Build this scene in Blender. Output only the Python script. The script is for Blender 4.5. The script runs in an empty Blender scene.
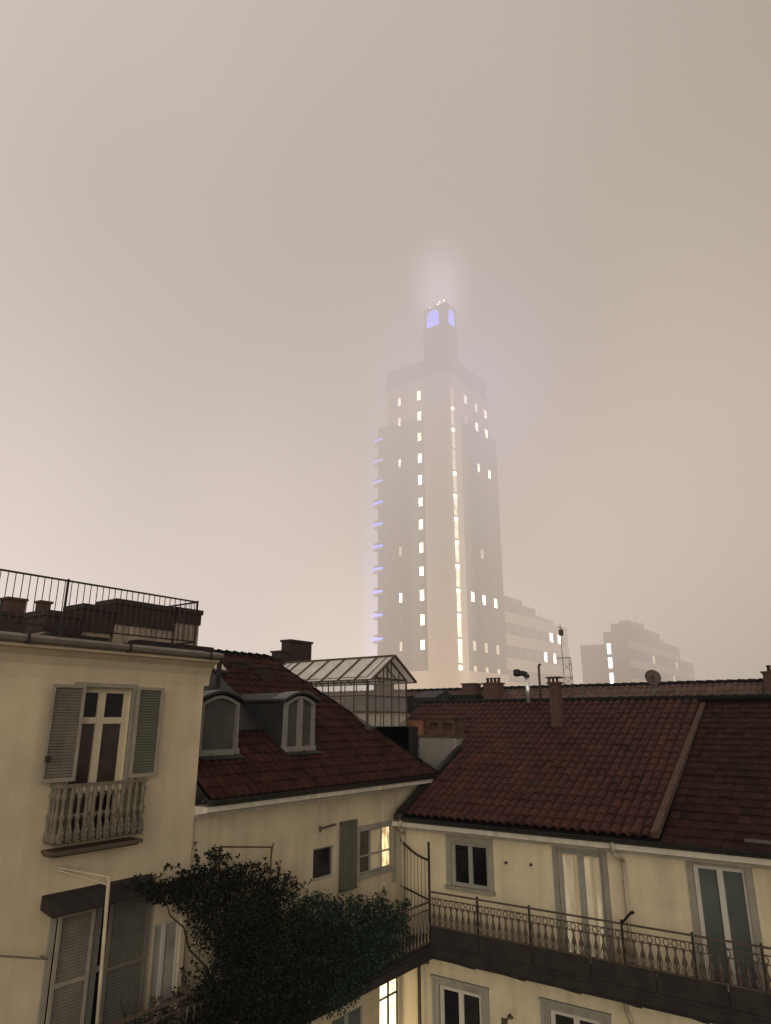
import bpy, math, random
from mathutils import Vector, Matrix
random.seed(7)
R = math.radians
sc = bpy.context.scene
COL = sc.collection

# ------------------------------------------------------------------ materials
def new_mat(name):
    m = bpy.data.materials.new(name); m.use_nodes = True
    nt = m.node_tree
    return m, nt, nt.nodes['Principled BSDF']

def N(nt, t, **kw):
    n = nt.nodes.new(t)
    for k, v in kw.items(): setattr(n, k, v)
    return n

def lk(nt, a, b): nt.links.new(a, b)

def surf(name, col, rough=0.8, var=0.25, scale=3.0, streak=0.0, bump=0.1, bscale=40.0, metal=0.0, tint=False, col2=None, spec=0.3):
    """base colour varied by soft noise, optional vertical streaks, fine bump"""
    m, nt, b = new_mat(name)
    tc = N(nt, 'ShaderNodeTexCoord')
    n1 = N(nt, 'ShaderNodeTexNoise'); n1.inputs['Scale'].default_value = scale; n1.inputs['Detail'].default_value = 6; n1.inputs['Roughness'].default_value = .62
    lk(nt, tc.outputs['Object'], n1.inputs['Vector'])
    mr = N(nt, 'ShaderNodeMapRange'); mr.inputs[1].default_value = .3; mr.inputs[2].default_value = .7
    lk(nt, n1.outputs['Fac'], mr.inputs[0])
    mix = N(nt, 'ShaderNodeMix', data_type='RGBA')
    c2 = col2 or tuple(c * (1 - var) for c in col)
    mix.inputs[6].default_value = (*c2, 1); mix.inputs[7].default_value = (*[min(1, c * (1 + var * .5)) for c in col], 1)
    lk(nt, mr.outputs[0], mix.inputs[0])
    out = mix.outputs[2]
    if streak:
        mp = N(nt, 'ShaderNodeMapping'); mp.inputs['Scale'].default_value = (2.6, 2.6, .16)
        lk(nt, tc.outputs['Object'], mp.inputs[0])
        n2 = N(nt, 'ShaderNodeTexNoise'); n2.inputs['Scale'].default_value = 1.6; n2.inputs['Detail'].default_value = 5
        lk(nt, mp.outputs[0], n2.inputs['Vector'])
        r2 = N(nt, 'ShaderNodeMapRange'); r2.inputs[1].default_value = .42; r2.inputs[2].default_value = .72; r2.inputs[3].default_value = 1; r2.inputs[4].default_value = 1 - streak
        lk(nt, n2.outputs['Fac'], r2.inputs[0])
        mu = N(nt, 'ShaderNodeMix', data_type='RGBA', blend_type='MULTIPLY'); mu.inputs[0].default_value = 1
        lk(nt, out, mu.inputs[6]); lk(nt, r2.outputs[0], mu.inputs[7]); out = mu.outputs[2]
    if tint:
        at = N(nt, 'ShaderNodeAttribute', attribute_name='tint')
        mu = N(nt, 'ShaderNodeMix', data_type='RGBA', blend_type='MULTIPLY'); mu.inputs[0].default_value = 1
        lk(nt, out, mu.inputs[6]); lk(nt, at.outputs['Color'], mu.inputs[7]); out = mu.outputs[2]
    lk(nt, out, b.inputs['Base Color'])
    b.inputs['Roughness'].default_value = rough; b.inputs['Metallic'].default_value = metal
    b.inputs['Specular IOR Level'].default_value = spec
    if bump:
        n3 = N(nt, 'ShaderNodeTexNoise'); n3.inputs['Scale'].default_value = bscale; n3.inputs['Detail'].default_value = 4
        lk(nt, tc.outputs['Object'], n3.inputs['Vector'])
        bp = N(nt, 'ShaderNodeBump'); bp.inputs['Strength'].default_value = bump; bp.inputs['Distance'].default_value = .02
        lk(nt, n3.outputs['Fac'], bp.inputs['Height']); lk(nt, bp.outputs[0], b.inputs['Normal'])
    return m

def glass_dark(name, col=(.02, .02, .022), rough=.12, spec=.5, var=.5):
    return surf(name, col, rough=rough, var=var, scale=1.3, bump=.02, bscale=3, spec=spec)

def lit(name, col, s, var=0.0, scale=2.0, stretch=(1, 1, 1)):
    """a lit pane: emission, unevenly bright as lamps and curtains behind it make it"""
    m, nt, b = new_mat(name)
    b.inputs['Base Color'].default_value = (*[c * .5 for c in col], 1)
    b.inputs['Roughness'].default_value = .5
    b.inputs['Emission Color'].default_value = (*col, 1)
    b.inputs['Emission Strength'].default_value = s
    if var:
        tc = N(nt, 'ShaderNodeTexCoord'); mp = N(nt, 'ShaderNodeMapping'); mp.inputs['Scale'].default_value = stretch
        lk(nt, tc.outputs['Object'], mp.inputs[0])
        n = N(nt, 'ShaderNodeTexNoise'); n.inputs['Scale'].default_value = scale; n.inputs['Detail'].default_value = 3
        lk(nt, mp.outputs[0], n.inputs['Vector'])
        r = N(nt, 'ShaderNodeMapRange'); r.inputs[1].default_value = .35; r.inputs[2].default_value = .65
        r.inputs[3].default_value = s * (1 - var); r.inputs[4].default_value = s * (1 + var * .3)
        lk(nt, n.outputs['Fac'], r.inputs[0]); lk(nt, r.outputs[0], b.inputs['Emission Strength'])
    return m

M = {}
M['plaster_cream'] = surf('cream plaster', (.56, .465, .322), .9, .17, .7, streak=.11, bump=.25, bscale=25)
M['plaster_wing'] = surf('grey cream plaster', (.54, .46, .32), .9, .2, .8, streak=.15, bump=.25, bscale=25)
M['plaster_right'] = surf('yellow cream plaster', (.66, .565, .395), .9, .2, .8, streak=.15, bump=.25, bscale=25)
M['trim'] = surf('grey painted trim', (.28, .26, .215), .8, .18, 4, streak=.2, bump=.1)
M['fascia'] = surf('pale weathered fascia', (.58, .54, .45), .8, .2, 3, streak=.2, bump=.1)
M['gutter'] = surf('dark sheet metal gutter', (.028, .026, .026), .5, .3, 4, bump=.05, metal=.3)
M['gutter_grey'] = surf('grey zinc gutter', (.20, .18, .155), .6, .25, 2.5, streak=.2, bump=.05, metal=.1)
M['tile_red'] = surf('dark red clay tiles', (.050, .0142, .0108), .7, .4, 1.2, bump=.25, bscale=30, tint=True, spec=.2)
M['tile_wing'] = surf('old brown red clay tiles', (.033, .0105, .0075), .85, .4, 2.0, bump=.25, bscale=30, tint=True, spec=.12)
M['tile_dark'] = surf('blackened clay tiles', (.027, .0100, .0078), .85, .4, 2.0, bump=.25, bscale=30, tint=True, spec=.12)
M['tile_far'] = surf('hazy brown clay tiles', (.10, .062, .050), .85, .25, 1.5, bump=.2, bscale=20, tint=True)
M['brick_dark'] = surf('sooty chimney brick', (.040, .026, .022), .9, .4, 5, bump=.4, bscale=30)
M['brick_brown'] = surf('brown chimney render', (.085, .048, .037), .9, .35, 5, bump=.3, bscale=30)
M['terracotta'] = surf('terracotta block', (.22, .10, .055), .9, .35, 5, bump=.3, bscale=30)
M['concrete'] = surf('stained grey concrete', (.34, .28, .22), .9, .5, 2.2, streak=.4, bump=.3, bscale=20)
M['party'] = surf('pale grey rendered party wall', (.22, .21, .19), .9, .18, 1.2, streak=.25, bump=.2)
M['zinc'] = surf('dark zinc sheet', (.026, .027, .028), .6, .3, 2, streak=.2, bump=.08, metal=.2)
M['zinc_pale'] = surf('pale zinc edging', (.11, .105, .10), .5, .3, 3, bump=.05, metal=.3)
M['frame_cream'] = surf('cream painted window frame', (.52, .45, .32), .6, .1, 5, bump=.05)
M['frame_white'] = surf('off white window frame', (.50, .48, .42), .6, .1, 5, bump=.05)
M['frame_grey'] = surf('grey green window frame', (.27, .27, .235), .65, .15, 5, bump=.05)
M['frame_dormer'] = surf('weathered pale dormer frame', (.19, .185, .165), .7, .2, 5, bump=.05)
M['shutter'] = surf('grey brown shutter paint', (.15, .132, .108), .7, .22, 3, streak=.2, bump=.08)
M['shutter_edge'] = surf('pale shutter frame paint', (.27, .24, .19), .7, .2, 4, bump=.08)
M['shutter_green'] = surf('grey green shutter paint', (.10, .10, .078), .7, .2, 3, streak=.2, bump=.08)
M['pane'] = glass_dark('dark window glass', (.006, .006, .009))
M['pane_room'] = glass_dark('dim room behind glass', (.055, .042, .034), var=.75)
M['pane_teal'] = glass_dark('grey green curtained glass', (.085, .10, .092), .3, .4, .3)
M['pane_grey'] = glass_dark('grey curtained glass', (.075, .072, .066), .25, .4, .4)
M['pane_white'] = surf('white net curtain behind glass', (.33, .31, .27), .5, .35, 3, bump=.03)
M['iron'] = surf('dark wrought iron', (.030, .026, .024), .6, .3, 8, bump=.1, metal=.3)
M['iron_pale'] = surf('grey painted cast iron', (.15, .13, .095), .75, .3, 9, bump=.15)
M['iron_rust'] = surf('rusty brown cast iron', (.085, .062, .045), .8, .35, 7, bump=.15)
M['slab'] = surf('sooty stone slab', (.028, .023, .020), .9, .35, 3, streak=.3, bump=.3, bscale=25)
M['steel'] = surf('bright galvanised flue', (.85, .85, .88), .3, .1, 3, bump=.02, metal=.8)
M['pole'] = surf('cream painted pole', (.45, .38, .27), .6, .2, 4, bump=.05)
M['pipe'] = surf('cream painted rain pipe', (.42, .37, .27), .65, .2, 3, streak=.2, bump=.05)
M['glass_roof'] = surf('dusty roof glass', (.78, .75, .70), .4, .12, 2, streak=.15, bump=.03, spec=.5)
M['glass_roof'].node_tree.nodes['Principled BSDF'].inputs['Alpha'].default_value = .60
M['glass_side'] = None
M['leaf'] = surf('dark climbing leaves', (.012, .0155, .009), .9, .5, 3, bump=0, tint=True, spec=.15)
M['leaf_green'] = surf('green balcony leaves', (.018, .034, .024), .9, .5, 3, bump=0, tint=True, spec=.15)
M['leaf_dry'] = surf('dry grey leaves', (.045, .040, .028), .9, .5, 3, bump=0, tint=True, spec=.15)
M['bark'] = surf('brown bark', (.05, .037, .026), .9, .4, 9, bump=.5)
M['stone_pale'] = surf('pale tower stone', (.62, .49, .36), .85, .10, .25, streak=.1, bump=0)
M['brick_tower'] = surf('brown tower brick', (.115, .068, .042), .9, .2, .2, bump=0)
M['stone_dark'] = surf('dark attic stone', (.05, .04, .034), .9, .2, .25, bump=0)
M['win_off'] = surf('unlit tower window', (.16, .125, .095), .4, .3, .4, bump=0)
M['win_dim'] = lit('dim tower window', (1, .80, .58), .60)
M['win_lit'] = lit('lit tower window', (1, .90, .66), 9.0, .75, 1.7)
M['win_mid'] = lit('half lit tower window', (1, .90, .72), 3.8, .75, 1.7)
M['stair_glow'] = lit('lit stair glazing', (1, .85, .62), 1.9, .55, .8)
M['stair_glow_top'] = lit('faint stair glazing', (1, .84, .62), 1.2, .55, .8)
M['lamp_white'] = lit('white lamp', (1, .93, .78), 30)
M['blue'] = lit('blue balcony light', (.12, .15, 1), 4.0)
M['blue_dim'] = lit('dim blue balcony light', (.25, .26, 1), 3.0)
M['blue_lantern'] = lit('blue white lantern glass', (.14, .20, 1.0), 10, .2, .4)
M['cold_lit'] = lit('cold white lit window', (.85, .95, 1), 8, .6, .5)
M['warm_lit'] = lit('warm lit net curtain', (1, .72, .36), 1.25, .75, 9, (1, 1, .35))
M['warm_tall'] = lit('warm lit stair window', (1, .80, .46), 3.2, .5, 2.2)
M['warm_curtain'] = lit('dim warm curtain', (1, .78, .5), .08, .7, 9, (1, 1, .12))
M['paving'] = surf('dark wet courtyard paving', (.05, .045, .04), .7, .4, 1.5, bump=.3)
M['black'] = surf('black plastic', (.015, .014, .014), .5, .2, 5, bump=.05)
M['dish'] = surf('brown grey dish', (.085, .062, .052), .6, .15, 4, bump=.05)

# greenhouse side glass: real see-through pane with grime
m, nt, b = new_mat('grimy see-through glass')
b.inputs['Base Color'].default_value = (.55, .54, .50, 1); b.inputs['Roughness'].default_value = .25
b.inputs['Alpha'].default_value = .14
M['glass_side'] = m

# ------------------------------------------------------------------ mesh building
class MB:
    def __init__(s): s.v = []; s.f = []; s.t = []; s.smooth = False
    def add(s, vs, fs, tint=None):
        o = len(s.v); s.v += [tuple(p) for p in vs]
        for f in fs: s.f.append(tuple(i + o for i in f)); s.t.append(tint)
        return s
    def box(s, x0, x1, y0, y1, z0, z1):
        x0, x1 = min(x0, x1), max(x0, x1); y0, y1 = min(y0, y1), max(y0, y1); z0, z1 = min(z0, z1), max(z0, z1)
        return s.add([(x0,y0,z0),(x1,y0,z0),(x1,y1,z0),(x0,y1,z0),(x0,y0,z1),(x1,y0,z1),(x1,y1,z1),(x0,y1,z1)],
                     [(3,2,1,0),(4,5,6,7),(0,1,5,4),(1,2,6,5),(2,3,7,6),(3,0,4,7)])
    def quad(s, a, b, c, d): return s.add([a, b, c, d], [(0,1,2,3)])
    def tube(s, p0, p1, r, n=8, r1=None):
        p0, p1 = Vector(p0), Vector(p1); d = (p1 - p0).normalized()
        a = d.orthogonal().normalized(); c = d.cross(a); r1 = r if r1 is None else r1
        vs = []
        for k in range(n):
            t = 2 * math.pi * k / n; o = a * math.cos(t) + c * math.sin(t)
            vs += [p0 + o * r, p1 + o * r1]
        fs = [(2*k, 2*((k+1) % n), 2*((k+1) % n)+1, 2*k+1) for k in range(n)]
        fs += [tuple(2*k for k in range(n))[::-1], tuple(2*k+1 for k in range(n))]
        return s.add(vs, fs)
    def path(s, pts, r, n=6):
        for a, b in zip(pts, pts[1:]): s.tube(a, b, r, n)
        return s
    def lathe(s, prof, base, n=10):
        x, y, z = base; vs = []; fs = []
        for r, h in prof:
            for k in range(n):
                t = 2*math.pi*k/n; vs.append((x + r*math.cos(t), y + r*math.sin(t), z + h))
        for i in range(len(prof)-1):
            for k in range(n):
                a = i*n+k; b2 = i*n+(k+1) % n; fs.append((a, b2, b2+n, a+n))
        fs.append(tuple(range(n))[::-1]); fs.append(tuple(range((len(prof)-1)*n, len(prof)*n)))
        return s.add(vs, fs)
    def prism(s, poly, vec):
        n = len(poly); v = Vector(vec)
        vs = [Vector(p) for p in poly] + [Vector(p) + v for p in poly]
        fs = [tuple(range(n))[::-1], tuple(range(n, 2*n))] + [(i, (i+1) % n, (i+1) % n + n, i + n) for i in range(n)]
        return s.add(vs, fs)
    def bar(s, p0, p1, w, h, up=(0,0,1)):
        """rectangular bar between two points"""
        p0, p1 = Vector(p0), Vector(p1); d = (p1-p0).normalized(); u = Vector(up)
        sd = d.cross(u).normalized(); u = sd.cross(d).normalized()
        q = [p0 + sd*a*w/2 + u*b*h/2 for a, b in ((-1,-1),(1,-1),(1,1),(-1,1))]
        return s.prism(q, p1-p0)
    def build(s, name, mat, parent=None):
        me = bpy.data.meshes.new(name); me.from_pydata(s.v, [], s.f)
        me.materials.append(mat)
        if any(t is not None for t in s.t):
            at = me.color_attributes.new('tint', 'FLOAT_COLOR', 'CORNER')
            buf = []
            for f, t in zip(s.f, s.t):
                c = t or (1, 1, 1)
                buf += [c[0], c[1], c[2], 1.0] * len(f)
            at.data.foreach_set('color', buf)
        if s.smooth:
            me.polygons.foreach_set('use_smooth', [True]*len(me.polygons))
        me.validate(); me.update()
        o = bpy.data.objects.new(name, me); COL.objects.link(o)
        if parent is not None:
            o.parent = parent
            if parent.type == 'EMPTY': o.matrix_parent_inverse = Matrix.Translation(-parent.location)
        return o

def thing(name, label, cat, loc, group=None):
    o = bpy.data.objects.new(name, None); COL.objects.link(o); o.location = loc; o.empty_display_size = .2
    o['label'] = label; o['category'] = cat
    if group: o['group'] = group
    return o
def tag(o, label, cat, group=None):
    o['label'] = label; o['category'] = cat
    if group: o['group'] = group
    return o
def lab(o, label): o['label'] = label; return o

# wall-local frame: u along the wall, z up, d outwards from the wall face
class Face:
    def __init__(s, axis, c, sgn): s.a = axis; s.c = c; s.s = sgn
    def p(s, u, z, d=0):
        return (u, s.c + s.s*d, z) if s.a == 'Y' else (s.c + s.s*d, u, z)
    def box(s, mb, u0, u1, z0, z1, d0, d1):
        a = s.p(u0, z0, d0); b = s.p(u1, z1, d1)
        return mb.box(a[0], b[0], a[1], b[1], a[2], b[2])

def wall_sheet(face, u0, u1, z0, z1, holes, depth=.24, mb=None):
    mb = mb or MB()
    us = sorted({u0, u1} | {v for h in holes for v in h[:2]}); zs = sorted({z0, z1} | {v for h in holes for v in h[2:4]})
    us = [u for u in us if u0 <= u <= u1]; zs = [z for z in zs if z0 <= z <= z1]
    for a, b in zip(us, us[1:]):
        for c, d in zip(zs, zs[1:]):
            mu, mz = (a+b)/2, (c+d)/2
            if any(h[0] < mu < h[1] and h[2] < mz < h[3] for h in holes): continue
            mb.quad(face.p(a,c), face.p(b,c), face.p(b,d), face.p(a,d))
    for h in holes:
        a, b, c, d = h[:4]
        for (q, w) in (((a,c),(b,c)), ((b,c),(b,d)), ((b,d),(a,d)), ((a,d),(a,c))):
            mb.quad(face.p(*q), face.p(*w), face.p(*w, -depth), face.p(*q, -depth))
    return mb

def window(parent, face, u0, u1, z0, z1, fm, pm, name='window', set_back=.12, mull=(0.5,), trans=(), fw=.065, mw=.06, panes=None, label=None, bars=()):
    """frame with mullions and transoms, one pane sheet per light as sub-parts"""
    mb = MB(); d1 = -set_back; d0 = d1 - .06
    face.box(mb, u0, u0+fw, z0, z1, d0, d1); face.box(mb, u1-fw, u1, z0, z1, d0, d1)
    face.box(mb, u0+fw, u1-fw, z0, z0+fw, d0, d1); face.box(mb, u0+fw, u1-fw, z1-fw, z1, d0, d1)
    xs = [u0] + [u0 + (u1-u0)*m for m in mull] + [u1]; zs = [z0] + [z0 + (z1-z0)*t for t in trans] + [z1]
    for x in xs[1:-1]: face.box(mb, x-mw, x+mw, z0+fw, z1-fw, d0, d1+.012)
    for z in zs[1:-1]: face.box(mb, u0+fw, u1-fw, z-mw*.8, z+mw*.8, d0, d1+.006)
    for z in bars: face.box(mb, u0+fw, u1-fw, z-.015, z+.015, d0, d1-.01)
    fr = mb.build(name, fm, parent)
    if label: fr['label'] = label
    k = 0
    for i in range(len(xs)-1):
        for j in range(len(zs)-1):
            p = MB(); face.box(p, xs[i]+.03, xs[i+1]-.03, zs[j]+.03, zs[j+1]-.03, d0+.012, d0+.03)
            mt = panes[k % len(panes)] if panes else pm
            p.build('pane', mt, fr); k += 1
    return fr

def shutter(parent, face, u0, u1, z0, z1, fm, sm, d=.03, th=.045, rail=None, open_u=None):
    """louvred leaf; frame is the part, the slatted infill a sub-part"""
    mb = MB(); w = .055
    face.box(mb, u0, u0+w, z0, z1, d, d+th); face.box(mb, u1-w, u1, z0, z1, d, d+th)
    face.box(mb, u0+w, u1-w, z0, z0+w*1.3, d, d+th); face.box(mb, u0+w, u1-w, z1-w, z1, d, d+th)
    if rail is not None: face.box(mb, u0+w, u1-w, rail-w*.6, rail+w*.6, d, d+th)
    fr = mb.build('shutter', fm, parent)
    sl = MB(); z = z0 + .08
    while z < z1 - .06:
        a = face.p(u0+w, z, d+.008); b = face.p(u1-w, z, d+.008); c = face.p(u1-w, z+.05, d+.034); e = face.p(u0+w, z+.05, d+.034)
        sl.prism([face.p(u0+w, z+.044, d+.006), face.p(u0+w, z+.050, d+.012), face.p(u0+w, z+.006, d+.026), face.p(u0+w, z, d+.018)],
                 Vector(face.p(u1-w, 0, 0)) - Vector(face.p(u0+w, 0, 0)))
        z += .052
    face.box(sl, u0+w, u1-w, z0+.05, z1-.05, d+.002, d+.008)
    sl.build('louvre_panel', sm, fr)
    return fr

def clip_poly(poly):
    def f(u, s):
        ins = False; n = len(poly); j = n-1
        for i in range(n):
            xi, yi = poly[i]; xj, yj = poly[j]
            if (yi > s) != (yj > s) and u < (xj-xi)*(s-yi)/(yj-yi)+xi: ins = not ins
            j = i
        return ins
    return f

def tile_sheet(P0, ud, sd, W, L, period=.27, course=.36, amp=.055, step=.03, clip=None, rnd=.018, var=.45, seg=6, mb=None):
    """barrel tiles laid in columns up a slope, each course overlapping the next"""
    mb = mb or MB(); P0, ud, sd = Vector(P0), Vector(ud).normalized(), Vector(sd).normalized()
    nrm = ud.cross(sd).normalized()
    if nrm.z < 0: nrm = -nrm
    nc = int(W/period+.999); nr = int(L/course+.999)
    offs = [[random.gauss(0, rnd) for _ in range(nc)] for _ in range(nr)]
    cols = [[max(.3, 1 + random.gauss(0, var*.5)) for _ in range(nc)] for _ in range(nr)]
    for j in range(nr):
        sa, sb = j*course, min((j+1)*course, L)
        for i in range(nc):
            uc, smid = (i+.5)*period, (sa+sb)/2
            if uc > W or (clip and not clip(uc, smid)): continue
            vs = []; fs = []
            for k in range(seg+1):
                x = k/seg; h = amp * (math.sin(math.pi*x) ** .8 if 0 < x < 1 else 0)
                u = (i + x)*period; o = offs[j][i]
                sk = o*.4*(x-.5)
                vs.append(P0 + ud*u + sd*(sa-.03+sk) + nrm*(h+step+o*.5))
                vs.append(P0 + ud*u + sd*(sb+.01) + nrm*(h*.86 + o*.3))
                vs.append(P0 + ud*u + sd*(sa-.03+sk) + nrm*(h-.02))
            for k in range(seg):
                fs.append((3*k, 3*k+3, 3*k+4, 3*k+1)); fs.append((3*k+2, 3*k+5, 3*k+3, 3*k))
            t = cols[j][i]; tt = (t, t*(.9+.2*random.random()), t*(.9+.2*random.random()))
            mb.add(vs, fs, tt)
    # boards under the tiles so that no light comes through
    return mb

# ------------------------------------------------------------------ setting: ground and fog
g = MB(); g.quad((-900,-900,0),(900,-900,0),(900,900,0),(-900,900,0))
go = g.build('ground', M['paving']); go['kind'] = 'structure'

fm = bpy.data.materials.new('night fog'); fm.use_nodes = True; nt = fm.node_tree; nt.nodes.clear()
out = N(nt, 'ShaderNodeOutputMaterial'); geo = N(nt, 'ShaderNodeNewGeometry')
def mth(op, a, b=None, clamp=False):
    n = N(nt, 'ShaderNodeMath', operation=op); n.use_clamp = clamp
    for i, v in enumerate((a, b)):
        if v is None: continue
        if isinstance(v, (int, float)): n.inputs[i].default_value = v
        else: lk(nt, v, n.inputs[i])
    return n.outputs[0]
def vdist(c, sxyz=(1,1,1)):
    mp = N(nt, 'ShaderNodeMapping'); mp.vector_type = 'POINT'
    mp.inputs['Location'].default_value = tuple(-c[i]*sxyz[i] for i in range(3)); mp.inputs['Scale'].default_value = sxyz
    lk(nt, geo.outputs['Position'], mp.inputs[0])
    n = N(nt, 'ShaderNodeVectorMath', operation='LENGTH'); lk(nt, mp.outputs[0], n.inputs[0]); return n.outputs['Value']
sep = N(nt, 'ShaderNodeSeparateXYZ'); lk(nt, geo.outputs['Position'], sep.inputs[0])
r = vdist((-6, 9, 15))
ramp = N(nt, 'ShaderNodeMapRange', interpolation_type='SMOOTHSTEP'); lk(nt, r, ramp.inputs[0])
ramp.inputs[1].default_value = 27; ramp.inputs[2].default_value = 62; ramp.inputs[3].default_value = .0002; ramp.inputs[4].default_value = .0118
hz = N(nt, 'ShaderNodeMapRange'); lk(nt, sep.outputs['Z'], hz.inputs[0])
hz.inputs[1].default_value = 22; hz.inputs[2].default_value = 95; hz.inputs[3].default_value = 1.0; hz.inputs[4].default_value = 6.8
dens = mth('MULTIPLY', ramp.outputs[0], hz.outputs[0])
# city glow: brighter to the left of the tower, dimmer to the right and higher up
gx = mth('ADD', mth('MULTIPLY', sep.outputs['X'], .811), mth('MULTIPLY', sep.outputs['Y'], .585))
gr = N(nt, 'ShaderNodeMapRange', interpolation_type='SMOOTHSTEP'); lk(nt, gx, gr.inputs[0])
gr.inputs[1].default_value = -85; gr.inputs[2].default_value = 75; gr.inputs[3].default_value = 0; gr.inputs[4].default_value = 1
cm = N(nt, 'ShaderNodeMix', data_type='RGBA'); lk(nt, gr.outputs[0], cm.inputs[0])
cm.inputs[6].default_value = (.87, .752, .687, 1); cm.inputs[7].default_value = (.445, .37, .308, 1)
zr = N(nt, 'ShaderNodeMapRange'); lk(nt, sep.outputs['Z'], zr.inputs[0])
zr.inputs[1].default_value = 35; zr.inputs[2].default_value = 120; zr.inputs[3].default_value = 1; zr.inputs[4].default_value = 0
cz = N(nt, 'ShaderNodeMix', data_type='RGBA'); lk(nt, zr.outputs[0], cz.inputs[0]); lk(nt, cm.outputs[2], cz.inputs[7])
cz2 = N(nt, 'ShaderNodeMix', data_type='RGBA', blend_type='MULTIPLY'); cz2.inputs[0].default_value = 1
lk(nt, cm.outputs[2], cz2.inputs[6]); cz2.inputs[7].default_value = (.61, .605, .60, 1)
lk(nt, cz2.outputs[2], cz.inputs[6])
pn_ = N(nt, 'ShaderNodeTexNoise'); pn_.inputs['Scale'].default_value = .014; pn_.inputs['Detail'].default_value = 2.5
lk(nt, geo.outputs['Position'], pn_.inputs['Vector'])
pm_ = N(nt, 'ShaderNodeMapRange'); lk(nt, pn_.outputs['Fac'], pm_.inputs[0])
pm_.inputs[1].default_value = .3; pm_.inputs[2].default_value = .7; pm_.inputs[3].default_value = .78; pm_.inputs[4].default_value = 1.22
emis = mth('MULTIPLY', dens, pm_.outputs[0])
ab = N(nt, 'ShaderNodeVolumeAbsorption'); ab.inputs['Color'].default_value = (0, 0, 0, 1); lk(nt, dens, ab.inputs['Density'])
em = N(nt, 'ShaderNodeEmission'); lk(nt, cz.outputs[2], em.inputs['Color']); lk(nt, emis, em.inputs['Strength'])
def halo(c, sxyz, rad, col, s):
    d = vdist(c, sxyz)
    k = N(nt, 'ShaderNodeMapRange', interpolation_type='SMOOTHERSTEP'); lk(nt, d, k.inputs[0])
    k.inputs[1].default_value = 0; k.inputs[2].default_value = rad; k.inputs[3].default_value = s; k.inputs[4].default_value = 0
    e = N(nt, 'ShaderNodeEmission'); e.inputs['Color'].default_value = (*col, 1); lk(nt, k.outputs[0], e.inputs['Strength']); return e.outputs[0]
def addsh(a, b):
    n = N(nt, 'ShaderNodeAddShader'); lk(nt, a, n.inputs[0]); lk(nt, b, n.inputs[1]); return n.outputs[0]
vol = addsh(ab.outputs[0], em.outputs[0])
vol = addsh(vol, halo((-48, 81.5, 86), (1, 1, .55), 7.5, (.80, .83, 1), .44))
vol = addsh(vol, halo((-43.5, 82, 73), (1, 1, .8), 26, (.48, .42, 1), .032))
vol = addsh(vol, halo((-45.6, 81, 44), (1, 1, .04), 2.8, (1, .88, .68), .075))
vol = addsh(vol, halo((-51.35, 79.6, 48), (1, 1, .05), 2.4, (1, .88, .66), .05))
vol = addsh(vol, halo((-60.2, 80.2, 40), (1, 1, .05), 3.0, (.30, .30, 1), .085))
vol = addsh(vol, halo((-50, 79, 14), (1, 1, .9), 34, (1, .74, .46), .009))
lk(nt, vol, out.inputs['Volume'])
fg = MB(); fg.box(-430, 60, -42, 430, -2, 210)
fo = fg.build('fog', fm); fo['kind'] = 'structure'
fm.volume_intersection_method = 'FAST' if hasattr(fm, 'volume_intersection_method') else None

# ------------------------------------------------------------------ cream building, left
XB = -12.33
FB = Face('X', XB, 1)
cb = thing('apartment_building', 'tall cream plastered apartment building with roof terrace at the left edge', 'building', (XB, 7, 0))
holes = [(7.27, 8.44, 15.95, 18.6), (7.40, 9.26, 12.3, 14.86), (9.48, 10.12, 12.36, 14.22)]
w = wall_sheet(FB, -6, 10.23, 0, 19.1, holes)
w.quad((XB, 10.23, 0), (-21, 10.23, 0), (-21, 10.23, 19.1), (XB, 10.23, 19.1))
w.quad((XB, -6, 0), (-21, -6, 0), (-21, -6, 19.1), (XB, -6, 19.1)); w.quad((-21, -6, 0), (-21, 10.23, 0), (-21, 10.23, 19.1), (-21, -6, 19.1))
w.box(-20.9, XB-.3, -5.9, 10.15, .02, 19.0)
w.build('wall', M['plaster_cream'], cb)
# coved cornice
prof = [(XB-.05, 18.72), (XB+.004, 18.72), (XB+.03, 18.95), (XB+.10, 19.10), (XB+.22, 19.20), (XB+.30, 19.22), (XB+.30, 19.27), (XB-.05, 19.27)]
c = MB(); c.prism([(x, -6, z) for x, z in prof], (0, 16.36, 0)); c.build('cornice', M['plaster_cream'], cb)
gt = MB()
for a in range(-6, 11, 2):
    b2 = min(a+1.985, 10.36)
    gt.prism([(XB+.0, a, 19.275), (XB+.34, a, 19.275), (XB+.42, a, 19.31), (XB+.45, a, 19.37), (XB+.41, a, 19.41), (XB+.0, a, 19.47)], (0, b2-a, 0))
gt.build('gutter', M['gutter_grey'], cb)
for a in range(-6, 11, 2):
    br = MB(); br.box(XB+.1, XB+.465, a-.012, a+.012, 19.262, 19.45); br.build('gutter_bracket', M['gutter'], cb)
dk = MB(); dk.box(-21, XB, -6, 10.3, 19.1, 19.46); dk.build('roof_terrace', M['concrete'], cb)
window(cb, FB, 7.27, 8.44, 15.95, 18.6, M['frame_cream'], M['pane_room'], mull=(.5,), trans=(.31, .77), fw=.10, mw=.075, set_back=.10,
       panes=[M['pane_room'], M['pane_room'], M['pane'], M['pane'], M['pane_room'], M['pane']])
tr = MB(); FB.box(tr, 7.19, 7.27, 15.95, 18.68, -.02, .035); FB.box(tr, 8.44, 8.52, 15.95, 18.68, -.02, .035); FB.box(tr, 7.27, 8.44, 18.6, 18.68, -.02, .035)
tr.build('window_surround', M['trim'], cb)
s1 = shutter(cb, FB, 6.72, 7.36, 16.95, 18.62, M['shutter_edge'], M['shutter'], d=.10)
s2 = shutter(cb, FB, 8.50, 9.11, 16.93, 18.63, M['shutter_edge'], M['shutter_green'], d=.07)
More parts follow.
